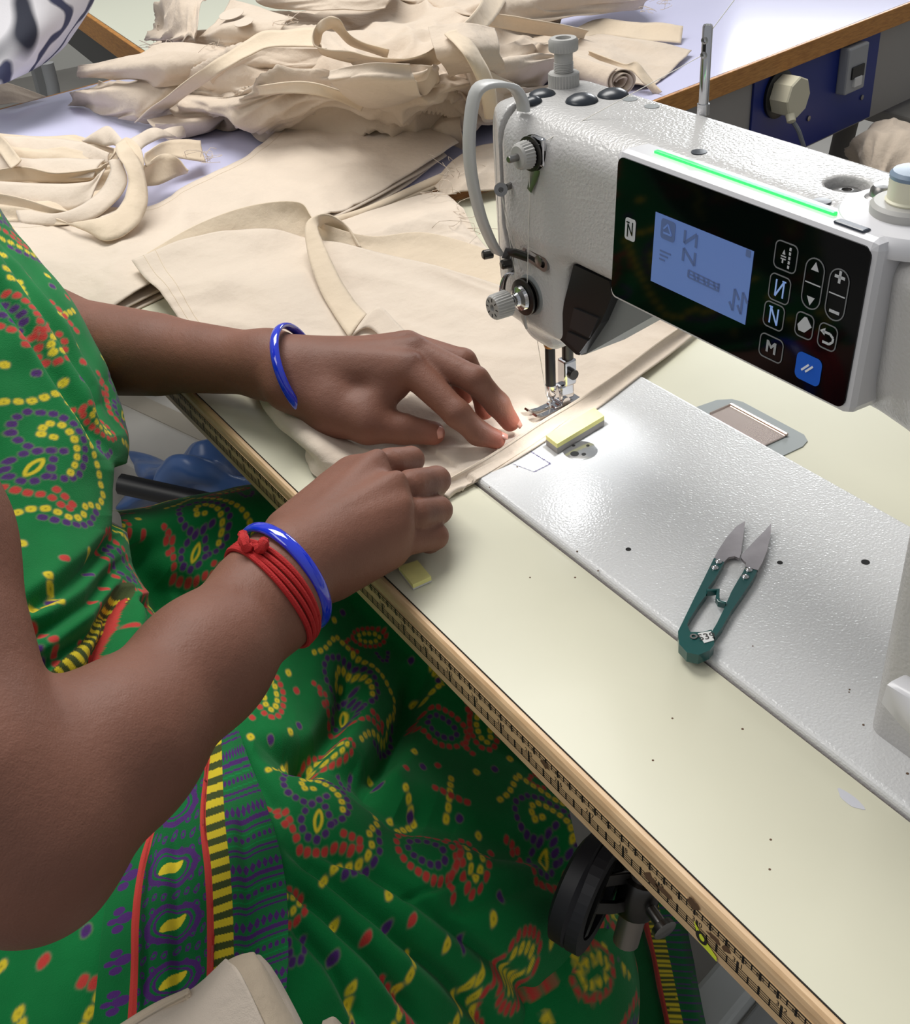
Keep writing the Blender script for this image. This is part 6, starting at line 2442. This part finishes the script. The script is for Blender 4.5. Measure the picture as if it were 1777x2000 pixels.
spoly([(970, 235), (945, 440), (915, 640), (900, 690), (840, 665), (770, 675), (730, 715), (700, 745), (590, 690), (640, 590), (740, 440), (860, 300)], ZB + .0016, .0016, 'blade', m_bl)
spoly([(1288, 262), (1280, 400), (1240, 590), (1180, 740), (1125, 835), (975, 790), (980, 745), (945, 715), (920, 680), (930, 640), (1060, 500), (1190, 370)], ZB + .0030, .0016, 'blade', m_bl)
spoly([(590, 685), (715, 735), (600, 940), (515, 1050), (525, 1075), (490, 1140), (400, 1260), (280, 1450), (262, 1500), (290, 1570), (320, 1605), (250, 1640), (150, 1580), (200, 1480), (330, 1210), (470, 930)], ZB, .0042, 'handle', m_sg)
spoly([(975, 795), (1120, 838), (1060, 950), (960, 1100), (800, 1330), (690, 1530), (600, 1650), (560, 1590), (620, 1490), (700, 1330), (800, 1100), (880, 960), (930, 880)], ZB, .0042, 'handle', m_sg)
q = MB()
cpt = PZ(*sz(365, 1690), ZB)
rad_ = np.linalg.norm(PZ(*sz(590, 1690), ZB) - cpt)
q.prism([PZ(*sz(*p), ZB + .0065)[:2] for p in ((150, 1580), (205, 1545), (300, 1590), (440, 1590), (560, 1560), (590, 1640), (592, 1740), (540, 1810), (400, 1870), (260, 1840), (160, 1730))], (1, 0, 0), (0, 1, 0), (0, 0, ZB), (0, 0, .0065))
q.build('spring_end', m_sg, sn)
q = MB()
q.strip([PZ(*sz(*p), ZB + .004) for p in ((500, 1110), (640, 1100), (630, 1200), (650, 1240), (730, 1260))], (0, 0, 1), .004, .0022)
q.build('stop', m_sg, sn)
for (x, y) in ((645, 730), (600, 805), (1015, 830), (972, 915)):
    c = PZ(*sz(x, y), ZB + .0046)
    q = MB()
    q.lathe([(.0021, -.001), (.0021, .0003), (.0012, .0011), (.0001, .0013)], c, (0, 0, 1), 16)
    q.build('rivet', m_chrome, sn)
c = PZ(*sz(340, 1650), ZB + .0066)
q = MB()
q.ring([(.0021 * math.cos(t), .0021 * math.sin(t)) for t in np.linspace(0, 2 * PI, 18)[:-1]], [(.0011 * math.cos(t), .0011 * math.sin(t)) for t in np.linspace(0, 2 * PI, 18)[:-1]], (1, 0, 0), (0, 1, 0), c, (0, 0, .0006))
q.build('pivot_ring', m_steel, sn)
q = MB()
lp_ = [PZ(*sz(*p), ZB + .0068)[:2] for p in ((390, 1605), (550, 1578), (590, 1690), (470, 1725))]
q.prism(lp_, (1, 0, 0), (0, 1, 0), (0, 0, ZB + .0066), (0, 0, .0003))
tg = q.build('number_tag', mat('paper_white', (222, 222, 220), .6), sn)
q = MB()
lc = np.mean([np.append(p, ZB + .0071) for p in lp_], axis=0)
lx = np.append(lp_[1] - lp_[0], 0); lx /= np.linalg.norm(lx)
ly = np.array([-lx[1], lx[0], 0])
put_text(q, 'S39', lc, lx, ly, .0068)
q.build('tag_print', m_ink, tg, auto=0)

# ------------------------------------------------------------------ yellow foam seam guides
m_yel = mat('yellow_foam', (238, 232, 150), .7, var=(120, .05))
m_gry = mat('foam_base', (150, 146, 142), .6)
for (pts, z0, th1, th2, lab, side_) in (
        (((1066, 850), (1160, 796), (1180, 812), (1088, 867)), BZ + .0004, .0045, .0035, 'long yellow foam guide block beside the presser foot', 1),
        (((778, 1106), (815, 1094), (842, 1126), (806, 1142)), .0004, .0012, .0028, 'short yellow foam block on the table near the front hand', 1)):
    P_ = [PZ(u, v, z0 + th1 + th2)[:2] for (u, v) in pts]
    g_ = thing('foam_block', lab, 'foam block', (P_[0][0], P_[0][1], z0), 'yellow foam seam guides')
    q = MB(); q.prism(P_, (1, 0, 0), (0, 1, 0), (0, 0, z0), (0, 0, th1)); q.build('base', m_gry if th1 > .002 else mat('white_backing', (220, 218, 214), .5), g_)
    q = MB(); q.prism(P_, (1, 0, 0), (0, 1, 0), (0, 0, z0 + th1), (0, 0, th2)); q.build('foam', m_yel, g_)

# ------------------------------------------------------------------ knee lifter
kl = thing('knee_lifter', 'black padded knee lifter on a steel rod under the table edge', 'knee lifter', tuple(PY(1190, 1760, .05)))
kc = PY(1166, 1748, .040)
kn_ = CR.T @ np.array([.85, .33, -.40]); kn_ /= np.linalg.norm(kn_)
ku = CR.T @ np.array([.36, -.93, 0]); ku = ku - kn_ * (ku @ kn_); ku /= np.linalg.norm(ku)
kw = np.cross(kn_, ku)
m_pad = mat('black_pad', (26, 26, 32), .5)
tq_ = np.linspace(0, 2 * PI, 41)[:-1]
ro = [(.034 * math.cos(t), .0375 * math.sin(t)) for t in tq_]
ri = [(.024 * math.cos(t), .0275 * math.sin(t)) for t in tq_]
q = MB(); q.ring(ro, ri, kw, ku, kc - kn_ * .004, kn_ * .008); q.build('pad_rim', m_pad, kl, auto=60)
q = MB(); q.lathe([(.030, -.018), (.036, -.015), (.037, -.006), (.034, -.003), (.0001, -.003)], kc, kn_, 40); q.build('pad', m_pad, kl)
q = MB(); q.prism([(-.004, -.026), (.004, -.026), (.004, .026), (-.004, .026)], kw, ku, kc - kn_ * .001, kn_ * .004); q.build('pad_bridge', m_steeld, kl)
rt, rb2 = PY(1262, 1690, .075), PY(1222, 1838, .060)
q = MB(); q.tube([rt + (rt - rb2) * .45, rb2], .0085, 16); q.build('rod', mat('satin_rod', (150, 142, 134), .35, .7), kl, auto=50)
cl_ = mid(rt, rb2, .35)
for s_ in (-.010, .012):
    q = MB()
    q.strip([kc + ku * (s_ * .8), mid(kc, cl_, .5) + ku * s_ * .9, cl_ + ku * s_ * .7], ku, .008, .004)
    q.build('bracket_arm', m_steeld, kl)
q = MB()
axr = (rb2 - rt) / np.linalg.norm(rb2 - rt)
q.lathe([(.0125, -.014), (.0135, -.012), (.0135, .012), (.0125, .014)], cl_, axr, 24)
q.build('clamp', m_steeld, kl)
q = MB()
sx_ = np.array([.85, -.1, -.1]); sx_ /= np.linalg.norm(sx_)
q.lathe([(.004, 0), (.004, .012), (.0075, .013), (.0080, .017), (.006, .018)], cl_ + sx_ * .012, sx_, 14)
q.build('clamp_screw', m_steel, kl)

# ------------------------------------------------------------------ threads of the machine
m_thr = mat('white_thread', (226, 222, 212), .7)
tg_ = np.array(pb) + np.array([0, -.002, .0312])
path = [PD(1760, -40, 2.0), tg_ + np.array([0, 0, .0078]), tg_, PY(1240, 160, .20), pc + np.array([.006, -.004, .006])]
TS = np.array([.020, .455, .640])
q = MB()
q.tube([TS, tg_ + np.array([0, 0, .0078])], .00025, 5)
q.tube([tg_, pc + np.array([.006, -.004, .006])], .00025, 5)
q.tube([pc + np.array([-.002, -.004, -.006]), lb, mc + np.array([.004, -.006, .011])], .00025, 5)
q.tube([mc + np.array([-.006, -.007, .009]), tl + np.array([0, 0, -.001]), PY(1008, 492, .156), (NX - .008, NY - .006, .069), (NX, NY - .004, .02), (NX, NY - .001, .010)], .00025, 5)
th_ = q.build('sewing_thread', m_thr, mach)

# ------------------------------------------------------------------ cotton on the lap
lapb = thing('folded_cotton_bundle', 'folded cream cotton pieces lying on the lap at the bottom edge', 'cloth', tuple(PD(400, 2000, .52)))
for (rows, m, nm) in (
        ([[(200, 2030, .555), (300, 1968, .555), (372, 1934, .552), (440, 1872, .545)], [(250, 2060, .53), (330, 2010, .53), (385, 1980, .528), (470, 1905, .53)], [(300, 2120, .52), (380, 2100, .515), (450, 2080, .515), (535, 2040, .52)]], m_cot, 'top_layer'),
        ([[(440, 1880, .556), (466, 1868, .560), (490, 1862, .562), (497, 1868, .566)], [(470, 1915, .545), (500, 1915, .55), (520, 1915, .556), (530, 1920, .566)], [(520, 2010, .535), (545, 2010, .54), (565, 2010, .548), (580, 2010, .56)], [(560, 2090, .53), (580, 2090, .535), (600, 2090, .54), (615, 2090, .555)]], m_cot2, 'middle_layer'),
        ([[(496, 1866, .572), (506, 1868, .576), (512, 1880, .582)], [(520, 1905, .568), (530, 1905, .574), (538, 1912, .584)], [(570, 2000, .560), (580, 2000, .566), (590, 2005, .578)], [(600, 2080, .556), (615, 2080, .56), (625, 2080, .574)]], m_cot, 'lower_layer')):
    G = patch([[PD(*p) for p in r] for r in rows], 60, 50, wr=[(30, .0014, 77, 1, .6, .3)])
    sheet(nm, G, m, lapb, .0012)
ribbon('overlocked_edge', [PD(*p) for p in ((190, 2030, .552), (295, 1964, .552), (368, 1930, .549))], [PD(*p) for p in ((212, 2040, .545), (305, 1982, .545), (372, 1946, .543))], 30, m_cot2, lapb, bow=.001)
q = MB()
q.tube(crm(np.array([PD(362, 1938, .5455), PD(372, 1965, .540), (PD(392, 2010, .532))]), 16), .0008, 5)
q.tube(crm(np.array([PD(200, 2036, .5445), PD(300, 1974, .5445), PD(368, 1938, .5425)]), 20), .0006, 5)
q.build('seam', m_stitch, lapb)
o = sheet('cotton_scrap', patch([[PD(630, 1992, .60), PD(652, 1985, .602), PD(668, 2000, .606)], [PD(620, 2040, .59), PD(655, 2040, .592), PD(690, 2040, .598)], [PD(610, 2090, .585), PD(655, 2090, .585), PD(700, 2090, .592)]], 24, 24, wr=[(40, .002, 5, 1, 1, 0)]), m_cot3, None, .001)
tag(o, 'small cotton scrap on the lap right of the folded bundle at the bottom edge', 'cloth')

# ------------------------------------------------------------------ floor things beside the seat
bp = thing('plastic_bag', 'crumpled blue plastic bag on the floor left of the table edge', 'bag', tuple(PZ(400, 930, FLZ)))
m_bp = mat('blue_plastic', (72, 104, 158), .3, spec=.5, var=(8, .25))
rows = [[(255, 900, -.62), (330, 880, -.56), (420, 865, -.54), (520, 880, -.58)],
        [(262, 930, -.60), (340, 915, -.52), (430, 905, -.50), (530, 915, -.56)],
        [(270, 970, -.64), (350, 955, -.54), (440, 950, -.52), (540, 960, -.58)],
        [(285, 1040, -.74), (360, 1030, -.70), (450, 1020, -.68), (560, 1030, -.70)]]
G = patch(CN(rows), 90, 90, wr=[(9, .05, 61, 1, .8, .4), (22, .016, 62, 1, .7, -.3)], zmin=FLZ + .002)
sheet('bag_film', G, m_bp, bp, .0015)
bar = MB()
bar.tube([PZ(236, 945, -.48), PZ(420, 985, -.50)], .016, 10)
o = bar.build('steel_bar', mat('black_bar', (24, 24, 26), .4), None)
tag(o, 'black round bar crossing over the blue plastic bag', 'bar')
bx = thing('carton', 'grey carton on the floor left of the table edge', 'box', tuple(PZ(300, 830, FLZ)))
cpos = PZ(330, 815, -.59)
q = MB(); q.obox(np.array([cpos[0], cpos[1], FLZ + .085]), (.96, .28, 0), (-.28, .96, 0), (0, 0, 1), .17, .14, .085, .004); q.build('box', mat('carton_grey', (186, 182, 174), .7, var=(6, .1)), bx)
q = MB(); q.obox(np.array([cpos[0], cpos[1], FLZ + .171]), (.96, .28, 0), (-.28, .96, 0), (0, 0, 1), .171, .02, .0012); q.build('tape', mat('carton_tape', (168, 160, 146), .4), bx)

# ------------------------------------------------------------------ under the machine
tr = thing('treadle', 'white and grey foot treadle on the floor under the right of the table', 'pedal', (.10, .25, FLZ))
a, b = PZ(1340, 2040, -.60), PZ(1480, 1870, -.60)
dv_ = (b - a) / np.linalg.norm(b - a)
sv_ = np.array([dv_[1], -dv_[0], 0])
cm_ = (a + b) / 2
q = MB(); q.obox(cm_, dv_, sv_, (0, 0, 1), .17, .022, .02, .006); q.build('frame_bar', m_stand, tr)
q = MB(); q.obox(cm_ + sv_ * .12 + np.array([0, 0, -.008]), dv_, sv_, (0, 0, 1), .16, .095, .006, .003); q.build('foot_plate', mat('treadle_grey', (168, 168, 166), .5), tr)
q = MB(); q.obox(cm_ + dv_ * .13 + np.array([0, 0, -.09]), dv_, sv_, (0, 0, 1), .02, .02, .07); q.obox(cm_ - dv_ * .13 + np.array([0, 0, -.09]), dv_, sv_, (0, 0, 1), .02, .02, .07); q.build('support', m_stand, tr)
c_ = PZ(1400, 1800, -.42)
q = MB(); q.box(c_ + np.array([-.07, 0, -.05]), c_ + np.array([.10, .12, .10]), .01)  # plain dark navy box filling a dark area below the tabletop
o = q.build('dark_box', mat('navy_box', (22, 24, 38), .45), table)
q = MB(); q.box(c_ + np.array([-.02, .04, .09]), c_ + np.array([.02, .08, -.034 - c_[2]]), .002); q.build('dark_box_bracket', m_steeld, table)

# thread stand behind the machine, its arm carrying the thread (out of the picture)
tsd = thing('thread_stand', 'steel thread stand with a cone of white thread on the table behind the machine', 'thread stand', (.42, .47, 0))
q = MB(); q.lathe([(.06, 0), (.06, .006), (.012, .010), (.0001, .010)], (.42, .47, 0.0005), (0, 0, 1), 32); q.build('foot', m_blackp, tsd)
q = MB(); q.tube([(.42, .47, .008), (.42, .47, .66)], .006, 12); q.build('pole', m_chrome, tsd)
q = MB(); q.tube([(.42, .47, .645), (.03, .456, .645)], .004, 10); q.build('arm', m_chrome, tsd)
q = MB(); q.tube([(.020 + .008 * math.cos(t), .456, .643 + .008 * math.sin(t)) for t in np.linspace(0, 2 * PI, 20)], .0016, 8, cap=False); q.build('guide_eye', m_chrome, tsd)
q = MB(); q.lathe([(.034, 0), (.034, .004), (.016, .12), (.013, .125), (.0001, .125)], (.50, .49, .022), (0, 0, 1), 32); q.build('thread_cone', m_thr, tsd)
q = MB(); q.lathe([(.045, 0), (.045, .006), (.0001, .006)], (.50, .49, .016), (0, 0, 1), 28); q.obox((.46, .48, .016), (.97, .24, 0), (-.24, .97, 0), (0, 0, 1), .045, .008, .003); q.build('cone_tray', m_blackp, tsd)
